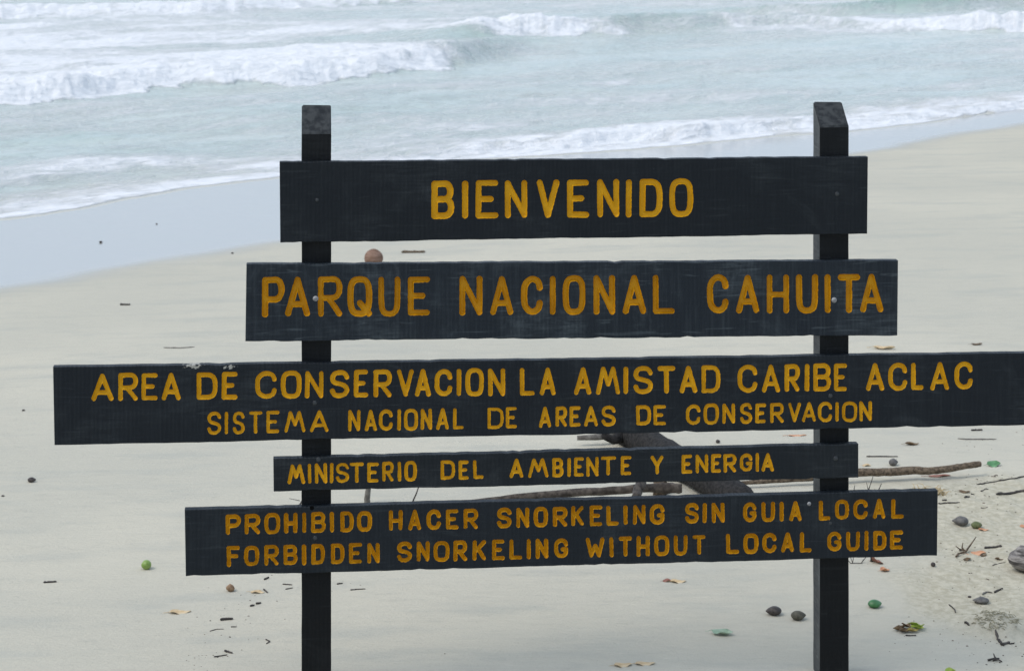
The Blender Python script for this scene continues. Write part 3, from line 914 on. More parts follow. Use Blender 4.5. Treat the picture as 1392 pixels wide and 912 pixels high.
def stick_path(pts, r, n=14, wob=0.3, lift=0.75, seed=0):
    """pts in photo pixels on the sand, or Vectors; path follows the ground"""
    rnd = random.Random(seed)
    W = [p_ if isinstance(p_, Vector) else G(*p_) for p_ in pts]
    L = [0]
    for a, b in zip(W[:-1], W[1:]): L.append(L[-1] + (b - a).length)
    path = []
    for i in range(n):
        d_ = L[-1] * i / (n - 1)
        k = max(j for j in range(len(L) - 1) if L[j] <= d_ + 1e-9)
        t = (d_ - L[k]) / max(1e-9, L[k + 1] - L[k])
        p_ = W[k].lerp(W[k + 1], min(1, t))
        p_.x += rnd.uniform(-1, 1) * r * wob; p_.y += rnd.uniform(-1, 1) * r * wob
        p_.z = gz(p_.x, p_.y) + r * lift
        path.append(p_)
    return path
def place(name, V_, F_, mat, label, cat, group=None, parent=None, smooth=True):
    """world-space mesh data -> object with its origin at the base"""
    V_ = [Vector(v) for v in V_]
    c = sum(V_, Vector()) / len(V_)
    c.z = min(v.z for v in V_)
    if parent is not None: c = Vector(parent.location)
    o = mesh_obj(name, [v - c for v in V_], F_, mat, parent, loc=None if parent else c, smooth=smooth)
    if parent is None: tag(o, label, cat, group)
    return o
G_STICK, G_LEAF, G_FRUIT, G_SEED = 'driftwood sticks washed up on the sand', 'fallen leaves on the sand', 'sea almond fruits on the sand', 'small seeds and nuts on the sand'
def stick(pts, rpx, mat, label, name='driftwood_stick', taper=.7, wob=.3, n=14, group=G_STICK, lift=.7, sides=8):
    s_ = nseed()
    a = G(*pts[len(pts) // 2])
    r = rpx * unit(a)
    path = stick_path(pts, r, n, wob, lift, s_)
    rr_ = random.Random(s_ + 5)
    rad = [r * (1 - (1 - taper) * i / (n - 1)) * rr_.uniform(.72, 1.12) * (.55 if i in (0, n - 1) else 1) for i in range(n)]
    v, f = tube_data(path, rad, sides, s_, .22)
    return place(name, v, f, mat, label, 'stick' if 'twig' not in name else 'twig', group)

def leaf_data(base, ang_, L, W, curl=.3, fold=.35, lift=.004, seed=0, tilt=0.0, stem=True):
    """a curled leaf blade with a folded midrib and a stalk, about 1 mm thick"""
    rnd = random.Random(seed)
    nu, nv = 12, 7
    V_, F_ = [], []
    ca, sa = math.cos(ang_), math.sin(ang_)
    ph = rnd.uniform(0, 6.28)
    for side in (0, 1):
        for i in range(nu):
            u = i / (nu - 1)
            half = W / 2 * (math.sin(math.pi * min(1, u ** .8)) ** .75 if 0 < u < 1 else .03)
            for j in range(nv):
                v = (j / (nv - 1) - .5) * 2
                x = (u - .5) * L; y = v * half
                z = abs(v) * half * fold + curl * L * (u - .5) ** 2 + .10 * half * math.sin(u * 9 + ph + v * 2) + abs(v) ** 2 * half * .3 * math.sin(u * 5 + ph)
                z += tilt * y + lift
                X, Yw = base.x + x * ca - y * sa, base.y + x * sa + y * ca
                V_.append(Vector((X, Yw, base.z + z - side * .0011)))
    m = nu * nv
    for i in range(nu - 1):
        for j in range(nv - 1):
            a, b, c, d_ = i * nv + j, i * nv + j + 1, (i + 1) * nv + j + 1, (i + 1) * nv + j
            F_.append((a, d_, c, b)); F_.append((m + a, m + b, m + c, m + d_))
    rim = [j for j in range(nv)] + [i * nv + nv - 1 for i in range(1, nu)] + [(nu - 1) * nv + j for j in range(nv - 2, -1, -1)] + [i * nv for i in range(nu - 2, 0, -1)]
    for a, b in zip(rim, rim[1:] + rim[:1]):
        F_.append((a, b, m + b, m + a))
    parts = [(V_, F_)]
    if stem:
        s0 = Vector((base.x - .5 * L * ca, base.y - .5 * L * sa, base.z + lift + curl * L * .25))
        s1 = s0 + Vector((-ca * L * .16, -sa * L * .16, -curl * L * .12))
        s2 = s1 + Vector((-ca * L * .12 + sa * L * .05, -sa * L * .12, -.001))
        parts.append(tube_data([s0, s1, s2], [L * .014, L * .011, L * .012], 5))
    return merge(parts)
def leaf(px, py, lpx, wpx, deg, mat, label, curl=.3, fold=.35, tilt=0.0, name='fallen_leaf'):
    b = G(px, py); u_ = unit(b)
    # widths given along the view are foreshortened: real leaf width from species, not from its picture height
    v, f = leaf_data(b, R(deg), lpx * u_, wpx * u_, curl, fold, .002, nseed(), tilt)
    return place(name, v, f, mat, label, 'leaf', G_LEAF)

def fruit_data(c, L, Wd, Hh, ang_, seed, point=.35, keel=.12, sink=.06, bumpy=.04):
    rnd = random.Random(seed)
    nu, nv = 20, 22
    ph = [rnd.uniform(0, 6.28) for _ in range(6)]
    V_, F_ = [], []
    ca, sa = math.cos(ang_), math.sin(ang_)
    for i in range(nu + 1):
        t = i / nu
        x = -math.cos(t * math.pi)
        rr = math.sin(t * math.pi)
        rr = rr * (1 - point * max(0, x) ** 1.5)
        xx = x * (1 + .25 * point * max(0, x) ** 6)
        for j in range(nv):
            b = 2 * math.pi * j / nv
            k = 1 + keel * (max(0, math.cos(b)) ** 8 + max(0, -math.cos(b)) ** 8) + bumpy * (math.sin(3 * b + ph[0] + 2 * x) * math.sin(2.5 * x + ph[1]) + .6 * math.sin(7 * b + ph[2] + 5 * x) * math.cos(6 * x + ph[3]))
            px_, py_, pz_ = xx * L / 2, rr * k * math.cos(b) * Wd / 2, rr * k * math.sin(b) * Hh / 2
            V_.append(Vector((c.x + px_ * ca - py_ * sa, c.y + px_ * sa + py_ * ca, c.z + pz_ + Hh / 2 * (1 - sink * 2))))
    for i in range(nu):
        for j in range(nv):
            k = (j + 1) % nv
            F_.append((i * nv + j, (i + 1) * nv + j, (i + 1) * nv + k, i * nv + k))
    return V_, F_
def fruit(px, py, lpx, hpx, deg, mat, label, name='sea_almond', cat='fruit', group=G_FRUIT, **kw):
    c = G(px, py); u_ = unit(c)
    v, f = fruit_data(c, lpx * u_, lpx * u_ * .78 if lpx > hpx * 1.15 else lpx * u_, hpx * u_, R(deg), nseed(), **kw)
    return place(name, v, f, mat, label, cat, group)

# --- coconut beyond the second board
fruit(508, 362, 25.5, 25, 20, M_COCO, 'round brown coconut on the pale sand just above the second board', 'coconut', 'coconut', None, point=.08, keel=.03, bumpy=.02)
stick([(546, 344), (578, 343.5)], 2.0, WOOD_B, 'flat tan piece of driftwood on the sand right of the coconut', taper=.75, wob=.15)
stick([(163, 415), (177, 415)], 1.7, WOOD_D, 'short dark chip of wood alone on the sand left of the second board', 'wood_chip', wob=.1)
stick([(222, 473), (245, 473.5), (265, 472)], .9, WOOD_G, 'thin grey twig lying above the left part of the longest board', 'twig', wob=.6)
fruit(137, 330, 5, 2.5, 0, M_ALM_D, 'dark speck of a seed on the wet sand at the left', 'seed', 'seed', G_SEED)
fruit(213, 305, 2.6, 1.6, 0, M_ALM_D, 'tiny dark seed on the wet sand nearest the swash', 'seed', 'seed', G_SEED)
fruit(316, 345, 3.6, 2.2, 0, M_ALM_D, 'tiny dark seed at the edge of the wet sand left of the sign', 'seed', 'seed', G_SEED)
fruit(32, 558.5, 4.5, 2.4, 0, M_ALM_D, 'small dark seed on the bare sand left of the longest board', 'seed', 'seed', G_SEED)
fruit(43, 655, 11, 7, 10, M_ALM_D, 'brown seed at the left edge with a drag line in the sand', 'seed', 'seed', G_SEED, point=.4)
fruit(4, 674.5, 4.4, 2, 0, M_ALM_D, 'small dark seed at the left edge below the brown seed', 'seed', 'seed', G_SEED)
stick([(59, 792), (77, 791)], 1.4, WOOD_D, 'straight dark twig alone on the sand at the lower left', 'twig', wob=.1, taper=.9)
fruit(199, 773, 13.5, 13, 200, M_FRUIT, 'round lime green fruit on the sand left of the bottom board', 'green_fruit', 'fruit', G_FRUIT, point=.12, keel=.0)
fruit(313.5, 803, 11, 10, 60, M_BROWN, 'brown pointed nut under the left end of the bottom board', 'nut', 'nut', G_SEED, point=.7, keel=.2, bumpy=.08)
leaf(245, 832, 30, 16, 10, L_TAN, 'pale straw-coloured leaf flat on the sand left of the left post', curl=.10, fold=.15)
leaf(350, 805, 20, 10, -10, L_TAN, 'faint pale leaf on the sand just left of the left post', curl=.05, fold=.08)
stick([(299, 843), (317, 841.5)], 2.1, WOOD_D, 'blackish chunk of wood nearest the pale straw leaf', 'wood_chip', wob=.3)
stick([(340, 824), (346, 823)], 1.5, WOOD_D, 'small black wood chip, left one of a close pair by the left post', 'wood_chip', wob=.3)
stick([(348, 821), (355, 820)], 1.7, WOOD_D, 'small black wood chip, right one of a close pair by the left post', 'wood_chip', wob=.3)
stick([(359, 788), (366, 785)], 1.5, WOOD_D, 'slanted dark chip directly under the bottom board left of the post', 'wood_chip', wob=.3)
stick([(305, 885), (316, 888)], 1.7, WOOD_D, 'stubby dark chip in the drift line at the lower left', 'wood_chip', wob=.3)
stick([(291, 893), (300, 891.5), (309, 890)], 1.0, WOOD_D, 'thin dark splinter below the stubby chip in the drift line', 'wood_chip', wob=.3)
stick([(361, 869), (367, 872), (362, 875)], 1.0, WOOD_D, 'bent dark splinter close to the foot of the left post', 'wood_chip', wob=.2)
stick([(314, 852), (322, 852)], .9, WOOD_D, 'thin dark chip below the blackish chunk of wood', 'wood_chip', wob=.2)
stick([(285, 858), (295, 855), (304, 855)], .7, WOOD_G, 'curved grey twig among the chips at the lower left', 'twig', wob=.4)
stick([(358, 801), (364, 806), (363, 806)], 1.2, WOOD_D, 'dark fleck of wood beside the faint pale leaf', 'wood_chip', wob=.2)
stick([(476, 802), (486, 801), (497, 800.5)], .9, WOOD_D, 'thin dark twig right of the left post under the bottom board', 'twig', wob=.4)
stick([(458, 794), (466, 793)], 1.1, WOOD_D, 'small dark chip right beside the left post', 'wood_chip', wob=.2)
stick([(384, 794), (397, 795)], .9, WOOD_D, 'narrow dark splinter under the bottom board beside the left post', 'wood_chip', wob=.2)
stick([(388, 801), (398, 799)], .9, WOOD_D, 'narrow dark splinter, lower of two beside the left post', 'wood_chip', wob=.2)

# --- the stake, twigs and leaf seen in the slot above the bottom board
b = G(499, 684)
v, f = tube_data([b + Vector((.002, 0, -.05)), b + Vector((0, 0, .02)), b + Vector((.006, 0, .08)), b + Vector((.012, .01, .15))], [.016, .015, .012, .010], 9, 5, .12)
place('wooden_stake', v, f, WOOD_G, 'grey stub of a branch standing upright in the sand behind the bottom board', 'stake')
b = G(560, 684)
v, f = tube_data([b, b + Vector((.018, .0, .04)), b + Vector((.048, .02, .12))], [.004, .0035, .002], 6, 6, .1)
place('twig', v, f, WOOD_D, 'thin bare twig sticking up right of the upright stub', 'twig', G_STICK)
b = G(402, 694)
v, f = merge([tube_data([b, b + Vector((.02, .0, .03)), b + Vector((.048, .02, .075))], [.004, .004, .003], 6, 6, .1),
              tube_data([b + Vector((.018, 0, .045)), b + Vector((-.03, .01, .052))], [.002, .0012], 5, 7, .1)])
place('twig', v, f, WOOD_D, 'forked twig sticking up behind the left post', 'twig', G_STICK)
leaf(612, 681, 20, 12, 0, L_YGR, 'yellow green leaf peeping over the bottom board', curl=-.8, fold=-.2)

# --- the log, the pole and the long branch
def world_path(pts):
    return [Vector(p_) for p_ in pts]
l0 = G(846, 598); l1 = G(1016, 704)
path, rad = [], []
for i in range(22):
    t = i / 21
    p_ = l0.lerp(l1, t)
    p_.z = gz(p_.x, p_.y) + .058 + .006 * math.sin(t * 3)
    p_.x += .012 * math.sin(t * 7)
    path.append(p_); rad.append(.072 - .006 * t + .004 * math.sin(t * 15) + .003 * math.sin(t * 37) - (.02 if i in (0, 21) else 0))
lg = empty('driftwood_log', (l0.lerp(l1, .5).x, l0.lerp(l1, .5).y, gz(l0.lerp(l1, .5).x, l0.lerp(l1, .5).y)))
tag(lg, 'thick dark driftwood log lying on the sand behind the three lowest boards', 'log')
v, f = tube_data(path, rad, 22, 9, .035)
place('trunk', v, f, WOOD_L, None, None, parent=lg)
k0 = path[2]
v, f = tube_data([k0 + Vector((-.06, -.02, .0)), k0 + Vector((-.11, -.05, -.01)), k0 + Vector((-.155, -.06, .012)), k0 + Vector((-.165, -.065, .012))], [.03, .022, .018, .008], 10, 4, .2)
place('branch_stub', v, f, WOOD_L, None, None, parent=lg)
b = G(790, 606)
v, f = tube_data([b + Vector((-.02, 0, .040)), b + Vector((.08, .0, .044)), b + Vector((.21, .03, .05))], [.012, .015, .016], 10, 3, .12)
place('branch_stub', v, f, WOOD_G, None, None, parent=lg)

def held_tube(pts, seed, rough, mat, name, label, cat, group=None, sides=10):
    """pts: (photo x, photo y of the axis, distance beyond the eye, radius px)"""
    path, rad = [], []
    for (px, py, Y, r_) in pts:
        path.append(Vector(((px - CX) / F * Y, Y, H - (py - HY) * Y / F))); rad.append(.9 * r_ * Y / F)
    P2, R2 = [], []
    for i in range(len(path) - 1):
        for k in range(5):
            t = k / 5
            P2.append(path[i].lerp(path[i + 1], t)); R2.append(rad[i] + (rad[i + 1] - rad[i]) * t)
    P2.append(path[-1]); R2.append(rad[-1])
    rnd = random.Random(seed)
    for p_ in P2[1:-1]:
        p_.z += rnd.uniform(-.3, .3) * R2[0] * .3; p_.y += rnd.uniform(-.3, .3) * R2[0]
    v, f = tube_data(P2, R2, sides, seed, rough)
    return place(name, v, f, mat, label, cat, group)
held_tube([(600, 688, 9.20, 4), (700, 676, 9.25, 5), (800, 668.5, 9.30, 6), (880, 663.5, 9.32, 6.5), (905, 663, 9.32, 8.5), (927, 663.5, 9.32, 7)], 3, .12, natural('weathered pole', (0.035, 0.028, 0.023), (0.11, 0.092, 0.076), 0.85, 30, (1, 1, 1), 0.003),
          'driftwood_pole', 'long grey pole leaning against the dark log above the bottom board', 'pole')
held_tube([(865, 676, 9.20, 7), (868, 665, 9.24, 7.5), (872, 655, 9.27, 8), (874, 640, 9.3, 6)], 5, .12, WOOD_D,
          'wood_stump', 'short dark stump of wood standing behind the grey pole', 'stump', sides=9)
held_tube([(896, 672, 9.45, 10), (897, 660, 9.48, 11), (896, 650, 9.5, 10)], 6, .16, WOOD_B,
          'wood_stump', 'brown splintered block of wood between the grey pole and the log', 'stump', sides=9)
held_tube([(1000, 657, 9.55, 2.5), (1060, 652.5, 9.58, 4.2), (1110, 648, 9.60, 5.2), (1167, 642.0, 9.62, 6), (1210, 641.5, 9.64, 5.8), (1240, 639, 9.66, 6.2), (1262, 640, 9.66, 5.4), (1290, 637, 9.68, 5.2), (1310, 633.5, 9.70, 4.6), (1326, 631, 9.72, 4.8), (1333, 630.5, 9.73, 4)], 8, .06, WOOD_B,
          'driftwood_branch', 'long knobbly brown branch sticking out right of the fourth board', 'branch')
# --- right of the sign
fruit(976, 602, 6, 5, 0, M_ALM_D, 'small dark seed seen between the third and fourth boards', 'seed', 'seed', G_SEED)
leaf(1084, 592, 26, 8, 4, L_ORG, 'faint pinkish leaf between the third and fourth boards near the right post', curl=.05, fold=.1)
leaf(1202, 474.5, 30, 12, -8, L_TAN, 'curled straw-coloured leaf above the longest board', curl=.35, fold=.6)
leaf(1328, 469, 16, 7, 6, L_BRN, 'small curled brown leaf above the longest board at the far right', curl=.4, fold=.5)
stick([(1320, 585.5), (1336, 585)], 1.5, WOOD_D, 'dark wood chip just under the longest board at the right', 'wood_chip', wob=.2)
stick([(1302, 596.5), (1315, 597.5), (1335, 597.5), (1354, 597.5)], 1.0, WOOD_G, 'greyish green frond stem lying right of the fourth board', 'frond_stem', wob=.5)
leaf(1240, 604.5, 20, 9, 8, L_BRN, 'brown curled leaf right of the fourth board, beyond the branch', curl=.35, fold=.4)
stick([(1178, 621), (1200, 621), (1221, 621)], 1.1, WOOD_D, 'thin dark straight twig just beyond the brown branch', 'twig', wob=.3)
fruit(1214.5, 632.5, 13, 10, 20, M_ALM_G, 'grey sea almond touching the far side of the brown branch', point=.4)
leaf(1178, 633, 12, 8, 0, L_TAN, 'small tan leaf beside the brown branch near the fourth board', curl=.1, fold=.2)
leaf(1351, 633, 20, 13, 12, L_GRN, 'bright green leaf past the tip of the brown branch', curl=.45, fold=.55, tilt=.35)
leaf(1277, 647.5, 32, 9, 2, L_RED, 'narrow reddish leaf under the brown branch', curl=.08, fold=.3)
stick([(1354, 672.5), (1375, 671.5), (1400, 669)], 2.0, WOOD_D, 'dark straight stick running out of the right edge', taper=.95, wob=.15)
stick([(1328, 659), (1345, 656), (1365, 653), (1380, 651), (1400, 646)], 1.2, WOOD_D, 'thin knotted dark twig with bits of litter near the right edge', 'twig', wob=1.0, n=20)
stick([(1275, 684.5), (1290, 684), (1304, 681.5)], 1.1, WOOD_D, 'thin dark twig touching the right end of the bottom board', 'twig', wob=.8)
stick([(1281, 680.5), (1287, 680)], 1.2, WOOD_D, 'dark chip above the twig by the right end of the bottom board', 'wood_chip', wob=.3)
stick([(1311, 676.5), (1318, 675.5)], 1.4, WOOD_D, 'dark chip left of the straight stick at the right edge', 'wood_chip', wob=.3)
leaf(1311, 669, 16, 10, -20, L_BRN, 'crumpled brown leaf above the grey sea almond right of the sign', curl=.3, fold=.3)
stick([(1320, 671.5), (1325, 672)], .9, WOOD_D, 'dark splinter right of the crumpled brown leaf', 'wood_chip', wob=.3)
stick([(1333, 668), (1339, 664.5), (1344, 665)], .8, WOOD_D, 'little hooked twig above the straight dark stick', 'twig', wob=.3)
stick([(1333, 690.5), (1343, 689.5)], .8, WOOD_G, 'pale grey splinter right of the pair of sea almonds', 'wood_chip', wob=.3)
fruit(1306, 713.5, 21, 13, 172, M_ALM_G, 'grey pointed sea almond right of the bottom board', point=.55, keel=.12)
fruit(1327.5, 717.5, 15, 9.5, 10, M_ALM_O, 'small olive green sea almond beside the grey one', point=.25)
leaf(1337, 720, 14, 8, -5, L_ORG, 'pinkish tan leaf in front of the olive sea almond', curl=.06, fold=.15)
leaf(1391, 716, 10, 9, 60, L_ORG, 'pinkish leaf cut by the right edge beyond the old husk', curl=.2, fold=.3)
b = G(1309, 752); u_ = unit(b)
v, f = merge([tube_data([b + Vector((-8, -8, 2)) * u_, b + Vector((4, 0, 3)) * u_, b + Vector((13, 12, 8)) * u_, b + Vector((22, 18, 17)) * u_], [1.2 * u_, 1.5 * u_, 1.1 * u_, .5 * u_], 6, 3, .15),
              tube_data([b + Vector((4, 0, 2)) * u_, b + Vector((0, 6, 6)) * u_, b + Vector((2, 9, 12)) * u_], [1.3 * u_, 1.1 * u_, .5 * u_], 6, 4, .15),
              tube_data([b + Vector((6, 1, 3)) * u_, b + Vector((-3, 6, 4)) * u_, b + Vector((-9, 3, 9)) * u_], [1.1 * u_, 1.0 * u_, .5 * u_], 6, 5, .15),
              tube_data([b + Vector((-8, -8, 2)) * u_, b + Vector((-13, -16, 1)) * u_], [1.6 * u_, 1.3 * u_], 6, 5, .2)])
place('forked_twig', v, f, WOOD_B, 'forked brown twig standing up out of the litter right of the sign', 'twig', G_STICK)
leaf(1326, 752, 30, 20, 5, L_ORG, 'large pinkish dry leaf behind the forked twig', curl=.03, fold=.06)
stick([(1338, 745.5), (1350, 744.5), (1362, 743)], 1.6, WOOD_D, 'short straight dark stick next to the forked twig', taper=1.0, wob=.1)
leaf(1315, 761, 12, 8, 20, L_BRN, 'small dark brown leaf below the forked twig', curl=.3, fold=.3)
leaf(1337, 755.5, 12, 6, 30, L_BRN, 'small dark brown leaf under the short straight stick', curl=.3, fold=.4)
leaf(1359, 755.5, 13, 6, 0, L_BRN, 'narrow dark brown leaf left of the old husk', curl=.2, fold=.4)
stick([(1349, 769), (1358, 766), (1367, 764)], .7, WOOD_G, 'faint grey twig left of the foot of the old husk', 'twig', wob=.3)
fruit(1268.5, 769.5, 6.5, 6, 0, M_ALM_D, 'round dark seed below the right corner of the bottom board', 'seed', 'seed', G_SEED, point=.05, keel=0)
fruit(1397, 776, 42, 37, 65, M_HUSK, 'old grey coconut husk cut by the right edge', 'coconut_husk', 'coconut', None, point=.5, keel=.22, bumpy=.12)
# wire-like rib cage of a rotted leaf, stub and leaves under the right end of the bottom board
b = G(1165, 766); u_ = unit(b)
v, f = merge([tube_data([b + Vector(p_) * u_ for p_ in q_], [.55 * u_] * len(q_), 5, 1, .1) for q_ in
              ([(-8, 4, 7), (-6, 0, 1), (6, 0, 1), (13, 4, 8)], [(-6, 0, 1), (-4, 4, 8)], [(-13, 2, 6), (-9, 0, 1), (-6, 0, 1)], [(6, 0, 1), (10, 8, 3)])])
place('leaf_skeleton', v, f, WOOD_D, 'bare thin ribs of a rotted leaf under the bottom board by the right post', 'twig', G_STICK)
b = G(1185, 763); u_ = unit(b)
v, f = tube_data([b, b + Vector((0, 0, 6)) * u_, b + Vector((.5, 0, 12)) * u_], [2.0 * u_, 1.9 * u_, 1.8 * u_], 7, 1, .1)
place('twig', v, f, WOOD_D, 'stubby dark twig end standing under the bottom board', 'twig', G_STICK)
leaf(1193, 765, 17, 14, -38, L_RED, 'curled reddish brown leaf under the bottom board right of the post', curl=.25, fold=.55, tilt=-.5)
leaf(1203, 776, 14, 11, 15, L_ORG, 'small orange brown leaf below the curled reddish one', curl=.4, fold=.5)
# dry grass tuft and twigs above the right end of the bottom board
tw = []
rnd = random.Random(5)
for k in range(46):
    bb = G(1262 + rnd.uniform(-18, 22), 669 + rnd.uniform(-3, 5)); a = rnd.uniform(0, 6.28); L_ = rnd.uniform(.02, .05)
    tw.append(tube_data([bb, bb + Vector((math.cos(a) * L_ * .5, math.sin(a) * L_ * .5, L_ * .55)), bb + Vector((math.cos(a) * L_, math.sin(a) * L_, L_ * .5))], [.0028, .002, .0008], 4, k))
v, f = merge(tw)
place('dry_weed_tuft', v, f, STRAW, 'tuft of straw-coloured dry weed behind the right end of the bottom board', 'weed')
for (px, py, dx, dz, lab) in [(1175, 683, .045, .12, 'longer of two bare twigs sticking up right of the right post'), (1186, 684, .045, .085, 'shorter of two bare twigs sticking up right of the right post'),
                              (1157, 684, .02, .075, 'bare twig sticking up against the right post'), (1217, 682, .02, .05, 'little bare twig sticking up halfway along the right end of the bottom board')]:
    b = G(px, py)
    v, f = merge([tube_data([b, b + Vector((dx * .4, .0, dz * .45)), b + Vector((dx, .02, dz))], [.0038, .003, .0014], 6, 6, .1),
                  tube_data([b + Vector((dx * .4, 0, dz * .45)), b + Vector((dx * .25, .01, dz * .75))], [.0022, .001], 5, 6, .1)])
    place('twig', v, f, WOOD_D, lab, 'twig', G_STICK)
# --- lower right foreground
fruit(1052, 835, 21, 12, 186, M_ALM_D, 'blackish sea almond, farther of the two left of the right post', point=.35, keel=.1)
fruit(1085, 841.5, 20, 12.5, 8, M_ALM_O if False else natural('dark olive almond husk', (0.065, 0.062, 0.045), (0.12, 0.112, 0.085), 0.65, 60, bump=0.0015), 'dull olive brown sea almond next to the right post', point=.35, keel=.1)
fruit(1189, 825, 19, 11, 15, M_ALM_GR, 'smooth bright green sea almond right of the right post', point=.3, keel=.12)
leaf(922, 790.5, 22, 14, 4, L_TAN, 'pale orange leaf under the bottom board, right one of two side by side', curl=.10, fold=.2)
leaf(907, 789.5, 13, 10, 10, L_RED, 'thin reddish leaf under the bottom board, left one of two side by side', curl=.06, fold=.1)
leaf(982, 862, 30, 18, -14, L_PGR, 'pale green leaf with turned-up ends on the sand left of the right post', curl=.6, fold=.3)
leaf(847, 904, 25, 17, 10, L_TAN, 'tan leaf at the bottom edge, left one of a pair', curl=.12, fold=.2)
leaf(877, 902, 28, 15, 5, L_TAN, 'tan leaf at the bottom edge, right one of a pair', curl=.08, fold=.15)
leaf(1292, 913, 16, 12, 20, L_YGR, 'yellow green leaf cut by the bottom edge of the picture', curl=.3, fold=.4)
# heap of wilted leaves
hb = G(1237, 857); u_ = unit(hb)
hp = empty('leaf_heap', hb)
tag(hp, 'small heap of wilted brown and yellow green leaves right of the right post', 'leaves')
rnd = random.Random(21)
for (dx, dy, lz, L_, a, mt) in [(-14, 0, 1, 18, 170, L_BRN), (-8, -3, 2, 17, 20, L_BRN), (-4, 4, 4, 18, 120, L_BRN), (-10, 2, 4, 14, 60, L_BRN), (3, -3, 2, 16, 10, natural('ochre wilted leaf', (0.26, 0.20, 0.05), (0.36, 0.28, 0.09), 0.6, 40)),
                               (10, 1, 3, 19, -20, L_YGR), (14, 3, 4, 18, 30, L_YGR), (6, 5, 6, 17, 150, L_YGR)]:
    v, f = leaf_data(hb + Vector((dx * u_, dy * u_ * 2, lz * u_ * .6)), R(a), L_ * u_, L_ * .55 * u_, .45, .6, .002, rnd.randint(0, 999), rnd.uniform(-.5, .5))
    place('leaf', v, f, mt, None, None, parent=hp)
stick([(1231, 864), (1238, 864), (1246, 864)], 1.1, WOOD_D, 'dark splinter just below the heap of wilted leaves', 'wood_chip', wob=.3)
stick([(1290, 822), (1294, 825), (1298, 829), (1299, 833)], 1.2, WOOD_D, 'small curved dark twig right of the green sea almond', 'twig', wob=.1)
fruit(1334, 819, 21, 8, 175, M_ALM_G, 'flattened grey husk on the coarse sand at the lower right', 'husk_fragment', 'husk', None, point=.5, keel=.2, bumpy=.1)
stick([(1351, 806), (1357, 803), (1363, 800.5)], 1.7, WOOD_D, 'dark tapering chip on the coarse sand above the flattened husk', 'wood_chip', taper=.5)
stick([(1335, 808), (1342, 805), (1349, 806)], 1.3, WOOD_G, 'grey curled chip on the coarse sand above the flattened husk', 'wood_chip')
stick([(1354, 866), (1363, 863), (1373, 860)], 2.1, WOOD_D, 'chunky black chip below the seaweed clump', 'wood_chip', taper=.8, wob=.6)
stick([(1372, 875.5), (1379, 874.5)], 1.2, WOOD_D, 'thin black chip lower right of the chunky black one', 'wood_chip')
fruit(1318, 819 - 7, 5, 3, 0, M_ALM_D, 'tiny dark seed left of the flattened grey husk', 'seed', 'seed', G_SEED)
stick([(1312, 846), (1315, 848), (1317, 850.5)], 1.6, WOOD_D, 'black chip left of the seaweed clump', 'wood_chip', taper=.8)
b = G(1352, 898); u_ = unit(b)
v, f = merge([tube_data([b + Vector(p_) * u_ for p_ in q_], [1.5 * u_, 1.2 * u_, .8 * u_], 6, 1, .2) for q_ in ([(-9, 0, 1), (0, 2, 3), (7, 2, 3)], [(-2, -2, 1), (1, 3, 4), (0, 6, 8)], [(0, 0, 2), (5, -3, 3), (9, -5, 1)])])
place('bark_scrap', v, f, WOOD_D, 'ragged black scrap of bark near the lower right corner', 'bark')
# seaweed clump
parts = []
rnd = random.Random(9)
cm = Vector((C_MOUND[0], C_MOUND[1], 0))
for k in range(150):
    a, rr = rnd.uniform(0, 6.28), math.sqrt(rnd.random())
    x, y = cm.x + math.cos(a) * rr * .085 - .01, cm.y + math.sin(a) * rr * .10
    hgt = .006 * rnd.uniform(0, 1)
    bb = Vector((x, y, gz(x, y) + hgt - .002)); a2 = rnd.uniform(0, 6.28); L_ = rnd.uniform(.012, .032)
    c2 = Vector((math.cos(a2), math.sin(a2), rnd.uniform(-.3, .35)))
    parts.append(tube_data([bb - c2 * L_ * .5, bb + Vector((0, 0, .004)), bb + c2 * L_ * .5], [.0010, .0016, .0008], 4, k))
v, f = merge(parts)
place('seaweed_clump', v, f, WEED, 'clump of matted grey brown seaweed on the coarse sand at the lower right', 'seaweed')

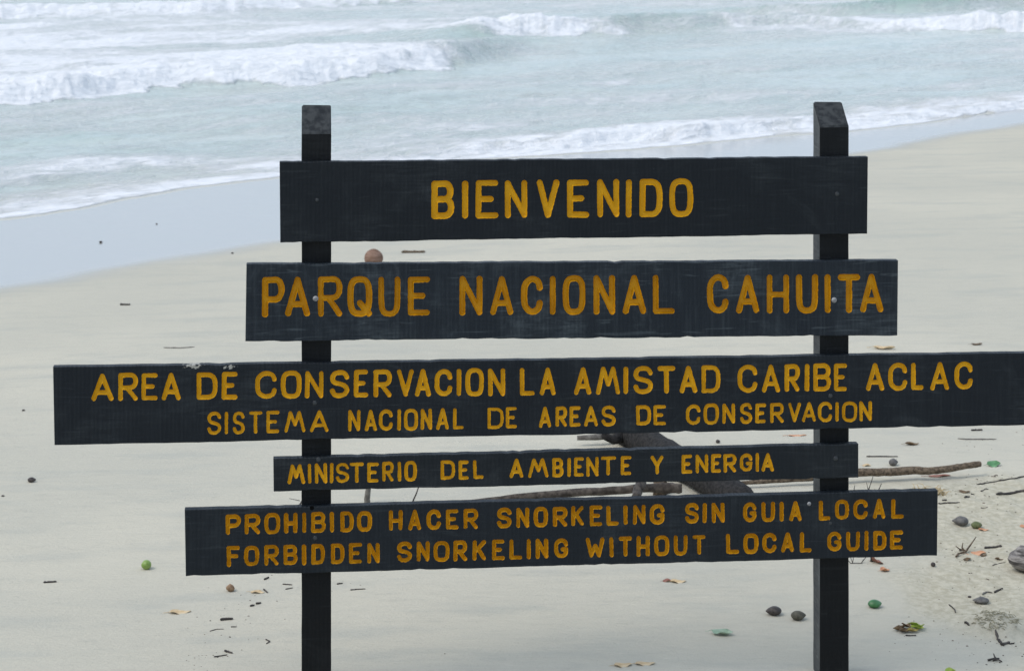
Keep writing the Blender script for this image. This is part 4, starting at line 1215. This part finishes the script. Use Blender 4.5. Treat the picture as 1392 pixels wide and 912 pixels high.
# --- crumbs of bark and leaf too small and too many to count
rnd = random.Random(77)
V_, F_ = [], []
def crumb(px, py, spx):
    c = G(px, py); u_ = unit(c); a = rnd.uniform(-.5, .5) + (math.pi if rnd.random() < .5 else 0)
    L_, W_, h_ = spx * u_ * rnd.uniform(.6, 1.6), spx * u_ * rnd.uniform(.3, .8), spx * u_ * rnd.uniform(.15, .4)
    b0 = len(V_)
    for (x, y, z) in [(-.5, -.3, 0), (.4, -.5, 0), (.5, .4, 0), (-.3, .5, 0), (-.3, -.1, 1), (.2, -.2, 1), (.3, .2, .8), (-.2, .3, 1)]:
        V_.append(c + Vector(((x * math.cos(a) - y * math.sin(a)) * L_, (x * math.sin(a) + y * math.cos(a)) * (W_ + L_) * .6, z * h_ + .0002)))
    for q_ in [(0, 1, 5, 4), (1, 2, 6, 5), (2, 3, 7, 6), (3, 0, 4, 7), (4, 5, 6, 7)]:
        F_.append(tuple(x + b0 for x in q_))
def scatter(n, cx_, cy_, sx, sy, slope, s0, s1):
    for _ in range(int(n * .8)):
        dx = rnd.gauss(0, 1) * sx
        px, py = cx_ + dx, cy_ + rnd.gauss(0, 1) * sy + dx * slope
        if py > 560: crumb(px, py, rnd.uniform(s0, s1) * .85 * (1 if rnd.random() < .85 else 1.6))
scatter(60, 318, 850, 40, 30, -.6, .8, 2.2)
scatter(16, 480, 800, 40, 12, -.4, .6, 1.8)
scatter(20, 270, 898, 20, 10, -.3, .8, 2.2)
scatter(120, 1330, 790, 50, 50, .3, .8, 2.6)
scatter(60, 1340, 675, 50, 14, .1, .8, 2.4)
scatter(40, 1350, 652, 25, 5, -.2, .8, 3.0)
scatter(40, 1285, 880, 60, 22, .1, .8, 2.4)
scatter(30, 1362, 885, 22, 16, .2, 1.0, 3.2)
scatter(30, 1320, 752, 30, 9, 0, .8, 2.6)
scatter(30, 1345, 605, 35, 10, 0, .7, 2.0)
scatter(22, 1220, 785, 40, 18, .2, .7, 1.8)
scatter(20, 700, 840, 300, 50, 0, .5, 1.2)
o = mesh_obj('bark_crumbs', V_, F_, natural('bark crumbs', (0.05, 0.042, 0.036), (0.20, 0.165, 0.13), 0.85, 9), smooth=False)
tag(o, kind='stuff', label='dark crumbs of bark and leaf strewn over the sand', cat='litter')
